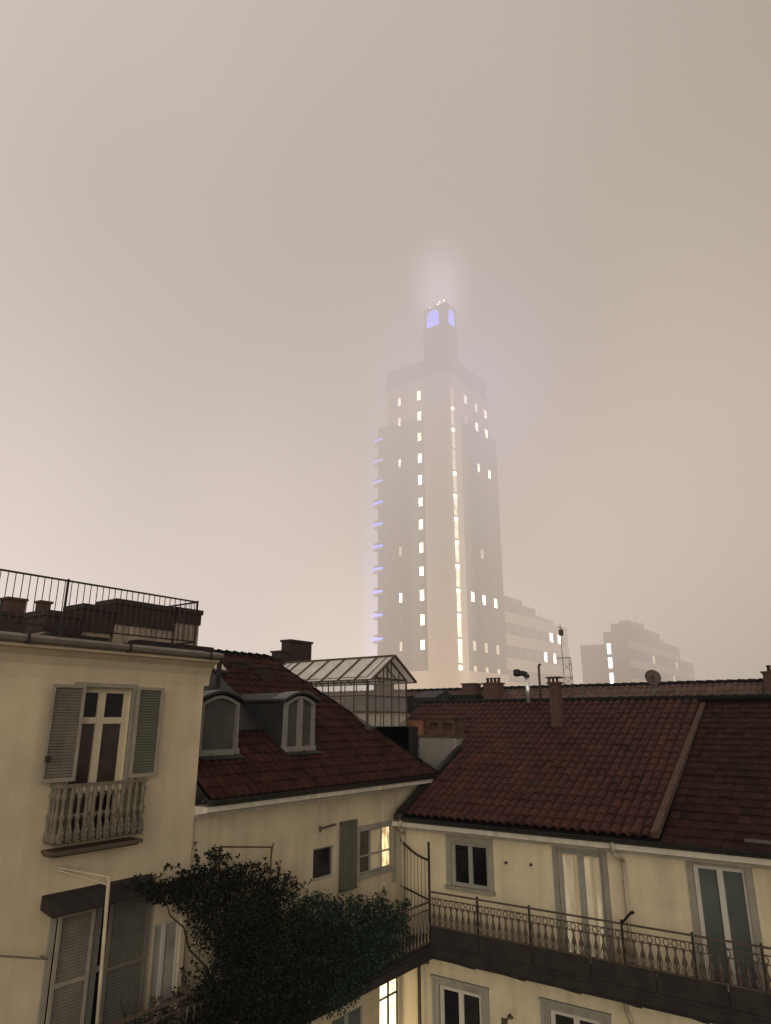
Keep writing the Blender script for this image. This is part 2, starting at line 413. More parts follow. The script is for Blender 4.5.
hb = MB(); FB.box(hb, 6.74, 6.80, 17.3, 17.4, .16, .22); hb.build('shutter_catch', M['iron'], cb)

# ornate little balcony
jb = MB(); FB.box(jb, 6.98, 8.72, 15.80, 15.86, .0, .42); FB.box(jb, 7.02, 8.68, 15.76, 15.80, .0, .34)
bal = jb.build('balcony', M['iron_rust'], cb)
rl = MB()
FB.box(rl, 6.98, 8.72, 16.86, 16.92, .34, .40); FB.box(rl, 6.98, 7.03, 16.86, 16.92, 0, .34); FB.box(rl, 8.67, 8.72, 16.86, 16.92, 0, .34)
FB.box(rl, 6.98, 8.72, 15.93, 15.96, .36, .40); FB.box(rl, 6.98, 8.72, 16.40, 16.43, .355, .385)
rl.build('handrail', M['iron_pale'], bal)
def baluster_profile(h):
    return [(.03, 0), (.055, .05*h), (.066, .14*h), (.04, .22*h), (.03, .30*h), (.04, .42*h), (.062, .47*h), (.04, .52*h), (.028, .62*h), (.036, .78*h), (.058, .86*h), (.03, .93*h), (.03, h)]
for i in range(12):
    y = 7.06 + i*(8.64-7.06)/11
    bb = MB(); bb.smooth = True; bb.lathe(baluster_profile(.90), (XB+.375, y, 15.96), 8)
    # scroll bulging out at the foot
    pts = [(XB+.40+.07*math.sin(t), y+.02*math.cos(t), 15.98+.16*(1-math.cos(t))) for t in [k*math.pi/5 for k in range(6)]]
    bb.path(pts, .018, 6); bb.build('baluster', M['iron_pale'], bal)
for i in range(3):
    for y in (7.0, 8.70):
        bb = MB(); bb.smooth = True; bb.lathe(baluster_profile(.90), (XB+.08+i*.11, y, 15.96), 8); bb.build('baluster', M['iron_pale'], bal)
for a, b2 in ((7.05, 7.27), (8.44, 8.66)):
    pn = MB(); FB.box(pn, a, b2, 15.96, 16.86, .335, .345); pn.build('scroll_panel', M['iron_pale'], bal)

# lower opening with canopy and large leaf shutters
window(cb, FB, 7.40, 9.26, 12.3, 14.86, M['frame_grey'], M['pane'], mull=(.5,), trans=(.55,), set_back=.14)
tr = MB(); FB.box(tr, 7.30, 7.40, 12.3, 14.9, -.02, .05); FB.box(tr, 9.26, 9.36, 12.3, 14.9, -.02, .05); FB.box(tr, 7.40, 9.26, 14.86, 14.9, -.02, .05); tr.build('window_surround', M['trim'], cb)
cn = MB(); cn.prism([FB.p(7.10, 15.14, .005), FB.p(7.10, 15.10, .16), FB.p(7.10, 14.90, .40), FB.p(7.10, 14.85, .40), FB.p(7.10, 14.92, .005)], (0, 2.12, 0))
cn.build('canopy', M['slab'], cb)
shutter(cb, FB, 7.42, 8.10, 12.4, 14.80, M['shutter_edge'], M['shutter'], d=.06, rail=13.72)
shutter(cb, FB, 8.42, 9.28, 12.4, 14.80, M['shutter'], M['shutter_green'], d=.04, rail=13.72)
# roof block of flues
def flue_block(parent, x0, x1, y0, y1, z0, z1, zt, cap=.05):
    a = MB(); a.box(x0, x1, y0, y1, z0, z1); o = a.build('chimney', M['concrete'], parent)
    t = MB(); t.box(x0-.03, x1+.03, y0-.03, y1+.03, z1, zt-.06)
    n = max(2, int((y1-y0)/.22))
    for k in range(n):
        ya = y0 + (k+.12)*(y1-y0)/n; t.box(x0+.06, x0+.34, ya, ya + .70*(y1-y0)/n, zt+cap+.002, zt+cap+random.uniform(.004, .02))
    t.build('chimney_top', M['brick_dark'], o)
    cpm = MB(); cpm.box(x0-.06, x1+.06, y0-.06, y1+.06, zt-.058, zt+cap); cpm.build('chimney_cap', M['brick_dark'], o)
flue_block(cb, -13.6, -12.95, 6.80, 7.48, 19.46, 19.62, 19.98)
flue_block(cb, -13.6, -12.95, 7.56, 8.20, 19.46, 19.70, 20.20)
flue_block(cb, -13.6, -12.95, 8.28, 9.72, 19.46, 19.92, 20.40)
flue_block(cb, -13.6, -12.95, 9.80, 10.46, 19.46, 20.12, 20.42)
kb = MB(); kb.box(-12.9, -12.55, 8.6, 10.62, 19.47, 19.60); kb.box(-12.9, -12.5, 6.7, 7.9, 19.47, 19.56); kb.build('roof_kerb', M['slab'], cb)
# stacks further back on the terrace roof
flue_block(cb, -18.6, -17.6, 7.0, 8.9, 19.46, 20.1, 20.55)
for (y, w_, zt) in ((7.6, .34, 21.2), (8.35, .42, 20.95), (9.28, .26, 21.0)):
    a = MB(); a.box(-18.3, -18.3+w_, y, y+w_*1.1, 19.9, zt); a.box(-18.34, -18.26+w_, y-.04, y+w_*1.1+.04, zt, zt+.06)
    o = a.build('chimney', M['brick_brown'], cb)
a = MB(); a.box(-18.4, -17.9, 8.9, 9.75, 19.46, 19.95); a.build('roof_hatch', M['brick_brown'], cb)

# terrace railing
tr_ = thing('terrace_railing', 'thin dark metal railing with upright bars around the roof terrace at left', 'railing', (-12.2, 7, 19.46))
XR = -12.18
a = MB(); a.bar((XR, -5, 20.47), (XR, 9.75, 20.50), .04, .03); a.bar((XR, -5, 19.60), (XR, 9.75, 19.63), .035, .025)
a.bar((XR, 9.75, 20.50), (XR-1.6, 9.75, 20.50), .04, .03); a.bar((XR, 9.75, 19.62), (XR-1.6, 9.75, 19.62), .035, .025)
a.build('handrail', M['iron'], tr_)
a = MB(); y = 3.0
while y < 9.7: a.tube((XR, y, 19.61), (XR, y, 20.48), .0085, 6); y += .131
for k in range(1, 9): a.tube((XR-k*.19, 9.75, 19.62), (XR-k*.19, 9.75, 20.49), .0085, 6)
a.build('railing_grille', M['iron'], tr_)
for y in (3.7, 6.72, 9.75):
    a = MB(); a.box(XR-.017, XR+.017, y-.017, y+.017, 19.45, 20.53); a.build('post', M['iron'], tr_)
# ------------------------------------------------------------------ wall arms and pole beside the cream building
PX_ = -11.70
t = thing('canopy_pole', 'tall cream pole with arm to the wall before the left shuttered opening', 'pole', (PX_, 8.0, 12.35))
a = MB(); a.smooth = True; a.tube((PX_, 8.03, 12.35), (PX_, 7.93, 15.38), .032, 10); a.build('upright', M['pole'], t)
a = MB(); a.tube((PX_, 7.93, 15.36), (XB-.02, 7.25, 15.56), .018, 6); a.tube((PX_, 7.93, 15.24), (XB-.02, 7.25, 15.53), .014, 6); a.tube((PX_, 7.93, 15.24), (PX_, 7.93, 15.38), .016, 6)
a.build('arm', M['pole'], t)
t = MB(); t.tube((XB-.02, 5.0, 14.82), (XB+.35, 7.15, 14.25), .016, 6); t.tube((XB+.35, 7.15, 14.25), (XB-.02, 7.22, 14.22), .014, 6)
t.box(XB-.02, XB+.03, 4.92, 5.08, 14.74, 14.90)
tag(t.build('clothes_line_arm', M['iron_pale']), 'pale thin line arm low on the cream wall at the lower left edge', 'wall arm')

# ------------------------------------------------------------------ left wing with dormers
XL = -12.43
FL = Face('X', XL, 1)
lw = thing('courtyard_building', 'cream courtyard building with two arched dormers in its brown tiled roof', 'building', (XL, 14, 0))
hl = [(16.0, 17.52, 14.02, 15.10), (14.15, 15.0, 14.16, 14.90), (16.98, 17.84, 9.2, 11.56), (15.0, 16.3, 9.2, 11.0), (12.2, 13.3, 9.2, 11.0)]
w = wall_sheet(FL, 9.6, 19.1, 0, 16.2, hl)
w.box(-21, XL-.3, 10.26, 19.05, .02, 16.15)
w.quad((XL, 19.1, 0), (-21, 19.1, 0), (-21, 19.1, 16.2), (XL, 19.1, 16.2))
w.build('wall', M['plaster_wing'], lw)
# rear block carrying the glazed lantern
a = MB(); a.box(-19, -13.66, 18.4, 20.85, 14, 17.78); a.build('stair_block', M['zinc'], lw)
a = MB(); a.prism([(XL-.02, 10.24, 16.0), (XL+.06, 10.24, 16.0), (XL+.10, 10.24, 16.08), (XL+.42, 10.24, 16.14), (XL+.50, 10.24, 16.16), (XL+.50, 10.24, 16.26), (XL-.02, 10.24, 16.26)], (0, 8.95, 0))
a.build('fascia', M['fascia'], lw)
a = MB(); a.smooth = False
pr = [(XL+.5+.11*math.cos(t)-.0, 16.40+.11*math.sin(t)) for t in [math.pi + k*math.pi/6 for k in range(7)]]
pr = [(x+.05, z) for x, z in pr] + [(XL+.30, 16.42), (XL+.30, 16.30)]
a.prism([(x, 10.24, z) for x, z in pr], (0, 9.0, 0)); a.build('gutter', M['gutter'], lw)
# roof
sl = .70; ln = math.hypot(1, sl)
ridge_x, ridge_z = -17.0, 16.42 + 5.1*sl
P0 = (-11.86, 10.25, 16.42)
a = tile_sheet(P0, (0, 1, 0), (-1, 0, sl), 8.95, 5.1*ln, .24, .34, .05, .024, var=.3, clip=clip_poly([(-1,-1),(9.1,-1),(9.0,0),(6.5,5.1*ln),(6.5,9),(-1,9)]))
ro = a.build('roof', M['tile_wing'], lw)
a = MB()
A = (-11.88, 10.25, 16.36); B = (-11.88, 19.22, 16.36); C_ = (ridge_x, 16.75, ridge_z-.05); D = (ridge_x, 10.25, ridge_z-.05)
a.quad(A, B, C_, D); a.add([B, C_, (-20.5, 19.22, 16.36)], [(0, 1, 2)]); a.quad(D, C_, (-21, 16.75, 17.2), (-21, 10.25, 17.2))
a.build('roof_boarding', M['tile_wing'], lw)
a = MB(); n = 22
for k in range(n):
    p = Vector(B).lerp(Vector(C_), k/n); q = Vector(B).lerp(Vector(C_), (k+1.12)/n)
    a.tube(p+Vector((0,0,.03)), q+Vector((0,0,.03)), .11, 8, .095)
for k in range(20):
    y = 10.25+k*.33; a.tube((ridge_x, y, ridge_z+.03), (ridge_x, y+.36, ridge_z+.0), .125, 8, .105)
a.build('ridge_tiles', M['tile_wing'], lw)
def roofz(x): return 16.42 - (x+11.86)*sl
# dormers
def dormer(y0, y1, z0, zt, pm, two, xf=-12.98):
    yc = (y0+y1)/2; rise = .17; n = 10
    arc = [(y0 + (y1-y0)*k/n, zt - rise + rise*math.sin(math.pi*k/n)) for k in range(n+1)]
    b_ = MB(); poly = [(y0-.10, z0-.1)] + [(y0-.10, zt-rise)] + [(y, z+.05) for y, z in arc] + [(y1+.10, zt-rise), (y1+.10, z0-.1)]
    # cheeks and head
    b_.prism([(xf-.10, y, z) for y, z in poly], (-2.4, 0, 0))
    d = b_.build('dormer', M['zinc'], lw)
    # front surround (jambs, sill, arched head) as a ring
    ring = MB(); inn = [(y0+.05, z0+.06)] + [(y0+.05 + (y1-y0-.1)*k/n, zt-rise-.05+rise*math.sin(math.pi*k/n)) for k in range(n+1)] + [(y1-.05, z0+.06)]
    outp = [(y0-.02, z0-.02)] + [(y, z+.015) for y, z in arc] + [(y1+.02, z0-.02)]
    for k in range(len(inn)):
        k2 = (k+1) % len(inn)
        ring.prism([(xf-.12, *outp[k]), (xf-.12, *outp[k2]), (xf-.12, *inn[k2]), (xf-.12, *inn[k])], (.16, 0, 0))
    ring.build('dormer_frame', M['frame_dormer'], d)
    p = MB(); p.prism([(xf-.098, y, z) for y, z in inn], (.03, 0, 0)); p.build('dormer_pane', pm, d)
    if two:
        q = MB(); q.box(xf-.06, xf+.03, yc-.07, yc+.07, z0+.06, zt-.06); q.build('mullion', M['frame_dormer'], d)
    # curved hood with pale lip
    hd = MB(); hv = [(y0-.14, zt-rise+.03)] + [(y0-.10 + (y1-y0+.20)*k/n, zt-rise+.06+(rise+.01)*math.sin(math.pi*k/n)) for k in range(n+1)] + [(y1+.14, zt-rise+.03)]
    for k in range(len(hv)-1):
        (ya, za), (yb, zb) = hv[k], hv[k+1]
        hd.prism([(xf+.10, ya, za), (xf+.10, yb, zb), (xf+.10, yb, zb+.05), (xf+.10, ya, za+.05)], (-2.8, 0, 0))
    hd.build('dormer_hood', M['zinc'], d)
    lp = MB()
    for k in range(len(hv)-1):
        (ya, za), (yb, zb) = hv[k], hv[k+1]
        lp.prism([(xf+.103, ya, za+.045), (xf+.103, yb, zb+.045), (xf+.103, yb, zb+.075), (xf+.103, ya, za+.075)], (-.5, 0, 0))
    lp.build('hood_lip', M['zinc_pale'], d)
    sb = MB(); sb.box(xf-.1, xf+.07, y0-.05, y1+.05, z0-.03, z0+.10); sb.build('dormer_sill', M['frame_dormer'], d)
    sk = MB(); sk.prism([(xf+.25, y0-.1, roofz(xf+.25)+.135), (xf+.25, y1+.1, roofz(xf+.25)+.135), (xf-.1, y1+.1, z0+.02), (xf-.1, y0-.1, z0+.02)], (0, 0, -.03))
    sk.build('dormer_apron', M['zinc'], d)
    return d
dormer(10.76, 11.88, 17.24, 18.54, M['pane_grey'], False)
dormer(13.54, 14.64, 17.24, 18.60, M['pane_grey'], True)
# zinc sheet between dormers
a = MB(); a.prism([(-13.6, 12.5, roofz(-13.6)+.10), (-13.6, 13.55, roofz(-13.6)+.10), (-16.0, 13.55, roofz(-16)+.10), (-16.0, 12.5, roofz(-16)+.10)], (0, 0, .03)); a.build('roof_flashing', M['zinc'], lw)
# roof window
a = MB(); a.prism([(-15.75, 13.42, roofz(-15.75)+.16), (-15.75, 13.95, roofz(-15.75)+.16), (-16.3, 13.95, roofz(-16.3)+.22), (-16.3, 13.42, roofz(-16.3)+.22)], (0, 0, .05)); rw = a.build('roof_window', M['zinc'], lw)
a = MB(); a.prism([(-15.80, 13.47, roofz(-15.8)+.225), (-15.80, 13.90, roofz(-15.8)+.225), (-16.25, 13.90, roofz(-16.25)+.285), (-16.25, 13.47, roofz(-16.25)+.285)], (0, 0, .01)); a.build('pane', M['frame_cream'], rw)
# flue between the dormers
a = MB(); a.tube((-15.2, 13.1, 18.6), (-15.2, 13.1, 19.55), .07, 8); a.tube((-15.2, 13.1, 19.55), (-15.2, 13.1, 19.66), .11, 8); a.build('flue', M['iron'], lw)
def chimney(parent, x0, x1, y0, y1, z0, z1, mat, pots=0, cap=.07):
    a = MB(); a.box(x0, x1, y0, y1, z0, z1-cap); o = a.build('chimney', mat, parent)
    a = MB(); a.box(x0-.05, x1+.05, y0-.05, y1+.05, z1-cap, z1); a.build('chimney_cap', mat, o)
    for k in range(pots):
        a = MB(); a.lathe([(.10,0),(.085,.25),(.11,.27),(.10,.33)], ((x0+x1)/2, y0+(k+.5)*(y1-y0)/pots, z1), 8); a.build('chimney_pot', mat, o)
    return o
chimney(lw, -20.5, -20.0, 20.95, 22.28, 15.0, 21.22, M['brick_dark'], 0, .09)
chimney(lw, -20.5, -20.0, 20.40, 20.93, 15.0, 20.72, M['brick_dark'])
chimney(lw, -20.5, -20.0, 19.86, 20.38, 15.0, 20.42, M['brick_dark'])
chimney(lw, -16.3, -15.7, 15.35, 15.75, 18.5, 19.62, M['brick_dark'])
chimney(lw, -16.9, -16.2, 14.5, 15.1, 18.5, 19.75, M['brick_dark'])
# windows of the wing
window(lw, FL, 16.0, 17.52, 14.02, 15.10, M['frame_grey'], M['warm_lit'], mull=(.36, .70), trans=(.40,), fw=.04, mw=.022, set_back=.03,
       panes=[M['pane_room'], M['pane_room'], M['warm_curtain'], M['warm_curtain'], M['warm_lit'], M['warm_lit']], label='window with warm lit net curtain')
tr = MB(); FL.box(tr, 15.88, 16.0, 13.9, 15.22, -.02, .04); FL.box(tr, 17.52, 17.70, 13.6, 15.22, -.02, .04); FL.box(tr, 16.0, 17.52, 15.10, 15.22, -.02, .04); FL.box(tr, 15.88, 17.52, 13.92, 14.02, -.02, .07)
tr.build('window_surround', M['trim'], lw)
# the open leaf lies back on the wall
a = MB(); FL.box(a, 15.12, 15.80, 13.78, 15.42, .05, .10); FL.box(a, 15.12, 15.80, 15.36, 15.43, .045, .115); FL.box(a, 15.12, 15.80, 13.77, 13.84, .045, .115); a.build('shutter', M['shutter_green'], lw)
window(lw, FL, 14.15, 15.0, 14.16, 14.90, M['frame_grey'], M['pane_grey'], mull=(), fw=.05, set_back=.08, panes=[M['pane']])
window(lw, FL, 16.98, 17.84, 9.2, 11.56, M['iron'], M['warm_tall'], mull=(.5,), trans=(.70,), fw=.035, mw=.02, set_back=.03, label='tall warmly lit window below the balcony')
window(cb, FB, 9.48, 10.12, 12.36, 14.22, M['frame_white'], M['pane_white'], mull=(.4,), fw=.06, mw=.035, set_back=.04, label='narrow pale door with white curtain behind the climber')
window(lw, FL, 15.0, 16.3, 9.2, 11.0, M['frame_grey'], M['pane_teal'], mull=(.5,), set_back=.06)
window(lw, FL, 12.2, 13.3, 9.2, 11.0, M['frame_grey'], M['pane_teal'], mull=(.5,), set_back=.06)
# wing balcony
XT = -10.83
a = MB(); a.box(XL-.02, XT+.06, 4.5, 17.02, 12.12, 12.30); a.box(XL-.02, XT+.0, 4.5, 17.0, 12.30, 12.36); a.box(XL-.02, XT-.08, 4.5, 16.95, 12.03, 12.12)
bl = a.build('balcony', M['slab'], lw)
a = MB(); a.bar((XT, 5, 13.42), (XT, 17, 13.42), .05, .04); a.bar((XT, 5, 13.25), (XT, 17, 13.25), .03, .02); a.bar((XT, 5, 12.50), (XT, 17, 12.50), .03, .03); a.build('handrail', M['iron_rust'], bl)
def slim_baluster(h): return [(.026, 0), (.040, .08*h), (.018, .15*h), (.024, .30*h), (.042, .42*h), (.052, .50*h), (.042, .58*h), (.024, .70*h), (.018, .86*h), (.036, .94*h), (.02, h)]
y = 9.0
while y < 16.95:
    a = MB(); a.smooth = True; a.lathe(slim_baluster(.74), (XT, y, 12.51), 6); a.build('baluster', M['iron_pale'], bl); y += .155

# divider screen at the corner
t = thing('balcony_screen', 'tall dark iron screen with curved top dividing the two corner balconies', 'screen', (-11.6, 17.5, 12.45))
a = MB(); a.box(-10.853, -10.807, 16.977, 17.023, 12.30, 14.86); a.build('post', M['iron'], t)
W0 = Vector((-12.38, 17.93, 0)); W1 = Vector((-10.86, 17.03, 0))
a = MB(); top = []
for k in range(9):
    f = k/8; p = W0.lerp(W1, f); top.append(p + Vector((0, 0, 14.62 - .24*f + .30*(f-.5)**2 - .05)))
for k in range(8): a.bar(top[k], top[k+1], .04, .05)
a.build('screen_frame', M['iron'], t)
for z in (13.45, 12.52):
    a = MB(); a.bar(W0+Vector((0,0,z)), W1+Vector((0,0,z)), .03, .04); a.build('screen_rail', M['iron'], t)
a = MB()
for k in range(1, 8):
    p = top[k]; a.tube((p.x, p.y, 12.5), p, .007, 6)
a.build('screen_grille', M['iron'], t)

# line arm over the small window, and thin pergola rods by the climber
a = MB(); a.tube((XL-.02, 15.02, 15.38), (XL+.55, 13.75, 15.46), .026, 6); a.tube((XL-.02, 14.4, 15.30), (XL+.42, 14.05, 15.44), .012, 6); a.tube((XL+.55, 13.75, 15.38), (XL+.55, 13.75, 15.52), .03, 6)
tag(a.build('clothes_line_arm', M['iron_rust']), 'rusty line arm standing out above the small dark window', 'wall arm')
t = thing('pergola_frame', 'thin metal pergola rods rising above the dark climbing plant', 'pergola', (-11.5, 11, 12.36))
a = MB(); a.path([(-11.5, 10.25, 15.56), (-11.5, 11.72, 15.36), (-11.5, 11.72, 12.36)], .018, 6); a.path([(-11.5, 10.25, 15.56), (-11.5, 10.25, 12.36)], .018, 6); a.build('rod_frame', M['iron_rust'], t)
a = MB(); a.path([(-11.5, 11.72, 15.22), (-12.4, 12.7, 15.22)], .014, 6); a.build('side_rod', M['iron_rust'], t)

# ------------------------------------------------------------------ right building
YR = 18.0
FR = Face('Y', YR, -1)
rb = thing('courtyard_house', 'cream house across the courtyard with long iron balcony and red tiled roof', 'house', (-6, YR, 0))
hr = [(-10.72, -9.58, 13.66, 14.76), (-7.60, -6.46, 12.46, 14.85), (-4.36, -3.28, 12.46, 14.87), (-11.20, -9.93, 9.5, 11.22), (-8.06, -6.78, 9.5, 11.30), (-4.4, -3.2, 9.5, 11.25), (-1.0, .1, 12.46, 14.85)]
w = wall_sheet(FR, XL, 6, 0, 15.02, hr)
w.box(XL, 6, YR+.3, 32, .02, 15.0)
w.quad((6, YR, 0), (6, 32, 0), (6, 32, 15.02), (6, YR, 15.02)); w.box(XL+.02, 5.98, YR+.01, YR+.3, 15.02, 15.3)
w.build('wall', M['plaster_right'], rb)
a = MB(); a.prism([(XL+.0, YR+.02, 14.93), (XL, YR-.04, 14.93), (XL, YR-.10, 15.0), (XL, YR-.42, 15.06), (XL, YR-.50, 15.08), (XL, YR-.50, 15.20), (XL, YR+.02, 15.20)], (18.4, 0, 0))
a.build('fascia', M['fascia'], rb)
a = MB(); pr = [(YR-.60+.115*math.cos(t), 15.36+.115*math.sin(t)) for t in [math.pi + k*math.pi/6 for k in range(7)]] + [(YR-.40, 15.36), (YR-.40, 15.25)]
a.prism([(XL+.5, y, z) for y, z in pr], (17.9, 0, 0)); a.build('gutter', M['gutter'], rb)
s25 = math.tan(R(25)); l25 = 1/math.cos(R(25))
RY0, RZ0 = 17.42, 15.42; RL = (24.3-RY0)*l25
# main red roof, tucked behind the party wall on its left
XE = -15.6
cl = clip_poly([(-12.02-XE, -1), (-4.98-XE, -1), (-4.98-XE, RL+1), (-1, RL+1), (-1, (21.05-RY0)*l25), (-12.02-XE, (21.05-RY0)*l25)])
a = tile_sheet((XE, RY0, RZ0), (1, 0, 0), (0, 1, s25), -4.98-XE, RL, .245, .36, .088, .018, clip=cl, var=.24, seg=8)
ro = a.build('roof', M['tile_red'], rb)
a = tile_sheet((-4.86, RY0, RZ0-.10), (1, 0, 0), (0, 1, s25), 10.9, RL, .25, .34, .022, .030, var=.35, seg=4)
lab(a.build('roof', M['tile_dark'], rb), 'darker blackened part of the roof beyond the raised verge')
a = MB(); zr_ = RZ0 + (24.3-RY0)*s25
a.quad((-12.05, RY0+.04, RZ0-.09), (6.1, RY0+.04, RZ0-.09), (6.1, 24.3, zr_-.10), (-12.05, 24.3, zr_-.10))
a.quad((XE, 21.05, RZ0-.09+(21.05-RY0)*s25), (-12.05, 21.05, RZ0-.09+(21.05-RY0)*s25), (-12.05, 24.3, zr_-.1), (XE, 24.3, zr_-.1))
a.quad((XE, 24.3, zr_-.10), (6.1, 24.3, zr_-.10), (6.1, 32.3, 15.3), (XE, 32.3, 15.3))
a.add([(6.0, 18.0, 15.02), (6.0, 32, 15.02), (6.0, 24.3, zr_-.1)], [(0, 1, 2)])
a.build('roof_boarding', M['tile_dark'], rb)
a = MB(); x = XE
while x < 6: a.tube((x, 24.3, zr_+.03), (x+.40, 24.3, zr_+.015), .13, 8, .11); x += .36
a.build('ridge_tiles', M['tile_red'], rb)
a = MB(); a.bar((-4.97, RY0-.02, RZ0+.06), (-4.97, 24.85, zr_+.10), .16, .15, (0, 0, 1)); a.build('verge', M['brick_brown'], rb)
a = MB(); a.bar((-12.06, RY0-.05, RZ0+.02), (-12.06, 21.0, RZ0+.02+(21.0-RY0)*s25), .16, .16); a.tube((-12.06, RY0-.05, RZ0+.02), (-12.06, RY0-.05, RZ0-.12), .15, 10); a.build('rake_flashing', M['gutter'], rb)
a = MB(); a.box(-14.2, -12.1, 19.12, 20.88, 14, 15.75); a.build('valley', M['gutter'], rb)
chimney(rb, -9.33, -9.0, 22.3, 22.6, 17.0, 19.22, M['brick_brown'])
a = MB()
for k in range(3): a.box(-9.36+k*.145, -9.30+k*.145, 22.32, 22.40, 19.22, 19.34)
a.box(-9.40, -8.93, 22.26, 22.64, 19.34, 19.39); a.build('chimney_cap', M['brick_brown'], rb)

def surround(face, parent, u0, u1, z0, z1, t, mat, sill=True, d=.035):
    a = MB(); face.box(a, u0-t, u0, z0, z1+t, -.02, d); face.box(a, u1, u1+t, z0, z1+t, -.02, d); face.box(a, u0, u1, z1, z1+t, -.02, d)
    if sill: face.box(a, u0-t-.03, u1+t+.03, z0-.09, z0, -.02, d+.06)
    a.build('window_surround', mat, parent)
window(rb, FR, -10.72, -9.58, 13.66, 14.76, M['frame_grey'], M['pane'], mull=(.5,), fw=.085, mw=.06, set_back=.05)
surround(FR, rb, -10.72, -9.58, 13.66, 14.76, .16, M['trim'])
wd = window(rb, FR, -7.60, -6.46, 12.46, 14.85, M['frame_grey'], M['warm_curtain'], mull=(.5,), fw=.09, mw=.075, set_back=.06, name='french_door', label='french door with warm light through its curtains',
       panes=[M['warm_curtain'], M['warm_curtain']])
a = MB()
for x0, x1 in ((-7.5, -7.32), (-7.30, -7.26), (-6.94, -6.82), (-6.70, -6.60)):
    FR.box(a, x0, x1, 12.5, 14.7, -.105, -.085)
a.build('curtain', lit('bright curtain edge', (1, .84, .58), .18, .7, 6, (1, 1, .15)), wd)
surround(FR, rb, -7.60, -6.46, 12.46, 14.85, .13, M['trim'], False)
window(rb, FR, -4.36, -3.28, 12.46, 14.87, M['frame_white'], M['pane_teal'], mull=(.5,), fw=.085, mw=.06, set_back=.05, name='french_door')
surround(FR, rb, -4.36, -3.28, 12.46, 14.87, .14, M['trim'], False)
window(rb, FR, -1.0, .1, 12.46, 14.85, M['frame_white'], M['pane_teal'], mull=(.5,), name='french_door')
for (u0, u1, z1) in ((-11.20, -9.93, 11.22), (-8.06, -6.78, 11.30), (-4.4, -3.2, 11.25)):
    window(rb, FR, u0, u1, 9.5, z1, M['frame_white'], M['pane'], mull=(.5,), fw=.10, mw=.07, set_back=.05)
    surround(FR, rb, u0, u1, 9.5, z1, .15, M['trim'])
    a = MB(); FR.box(a, u0-.24, u1+.24, z1+.15, z1+.20, -.02, .09); FR.box(a, u0-.22, u0-.15, 9.5, z1+.15, -.02, .05); FR.box(a, u1+.15, u1+.22, 9.5, z1+.15, -.02, .05); a.build('window_moulding', M['frame_grey'], rb)
# balcony
a = MB(); a.box(XL+.0, 6, 16.96, YR, 12.20, 12.36); a.box(-10.85, 6, 17.0, YR, 12.36, 12.44); a.box(XL, 6, 17.06, YR, 12.10, 12.20)
x = -10.2
while x < 5.5: a.prism([(x, 17.06, 12.1), (x, 17.99, 12.1), (x, 17.99, 11.75)], (.12, 0, 0)); x += 1.42
bl = a.build('balcony', M['slab'], rb)
YF = 17.0
a = MB(); x = -10.8
while x < 5: a.box(x, x+1.39, YF-.012, YF+.012, 12.46, 12.86); x += 1.42
a.build('kick_panel', M['slab'], bl)
a = MB(); a.bar((-10.83, YF, 13.66), (6, YF, 13.66), .05, .035, (0, 0, 1)); a.bar((-10.83, YF, 13.52), (6, YF, 13.52), .025, .02); a.bar((-10.83, YF, 13.36), (6, YF, 13.36), .025, .02); a.bar((-10.83, YF, 12.88), (6, YF, 12.88), .035, .03)
a.build('handrail', M['iron_rust'], bl)
x = -10.70; k = 0
while x < -2.0:
    a = MB(); a.smooth = True; a.lathe(slim_baluster(.46), (x, YF, 12.90), 6)
    for j in range(8):   # the ring between the two upper rails
        t0, t1 = 2*math.pi*j/8, 2*math.pi*(j+1)/8
        a.tube((x+.06*math.cos(t0), YF, 13.44+.07*math.sin(t0)), (x+.06*math.cos(t1), YF, 13.44+.07*math.sin(t1)), .011, 5)
    # scrolls either side of the foot
    for sg in (-1, 1):
        pts = [(x+sg*(.015+.045*math.sin(tt)), YF, 12.93+.11*(1-math.cos(tt))) for tt in [q*math.pi/4 for q in range(5)]]
        a.path(pts, .009, 5)
    a.build('baluster', M['iron_rust'], bl); x += .172; k += 1
for x in (-9.41, -8.0, -5.78, -4.3, -3.0, -1.6):
    a = MB(); a.box(x-.022, x+.022, YF-.022, YF+.022, 12.44, 13.72); a.build('post', M['iron'], bl)
# rain pipes
a = MB(); a.smooth = True
a.path([(-5.98, YR-.55, 15.28), (-5.98, YR-.55, 15.0), (-5.90, YR-.12, 14.78), (-5.90, YR-.12, 12.48)], .045, 10); a.build('rain_pipe', M['pipe'], rb)
a = MB(); a.smooth = True; a.path([(-6.15, YR-.10, 12.09), (-6.15, YR-.10, 11.7), (-6.02, YR-.10, 11.4), (-6.02, YR-.10, 6)], .045, 10); a.build('rain_pipe', M['pipe'], rb)
for z in (14.3, 13.2, 12.7):
    a = MB(); a.tube((-5.90, YR-.12, z), (-5.90, YR-.12, z+.05), .06, 10); a.box(-5.92, -5.88, YR-.08, YR, z, z+.04); a.build('pipe_clip', M['pipe'], rb)
a = MB(); a.smooth = True; a.path([(-12.02, YR-.6, 15.26), (-12.10, YR-.5, 15.05), (-12.26, YR-.12, 14.85), (-12.26, YR-.12, 12.47)], .05, 10); a.build('rain_pipe', M['pipe'], rb)
a = MB(); a.smooth = True; a.path([(-11.78, YR-.10, 6), (-11.78, YR-.10, 12.09)], .05, 10); a.build('rain_pipe', M['iron_rust'], rb)
a = MB(); a.tube((-12.2, 17.2, 11.98), (-10.9, 17.0, 12.02), .05, 8); a.build('drain_pipe', M['zinc_pale'], rb)
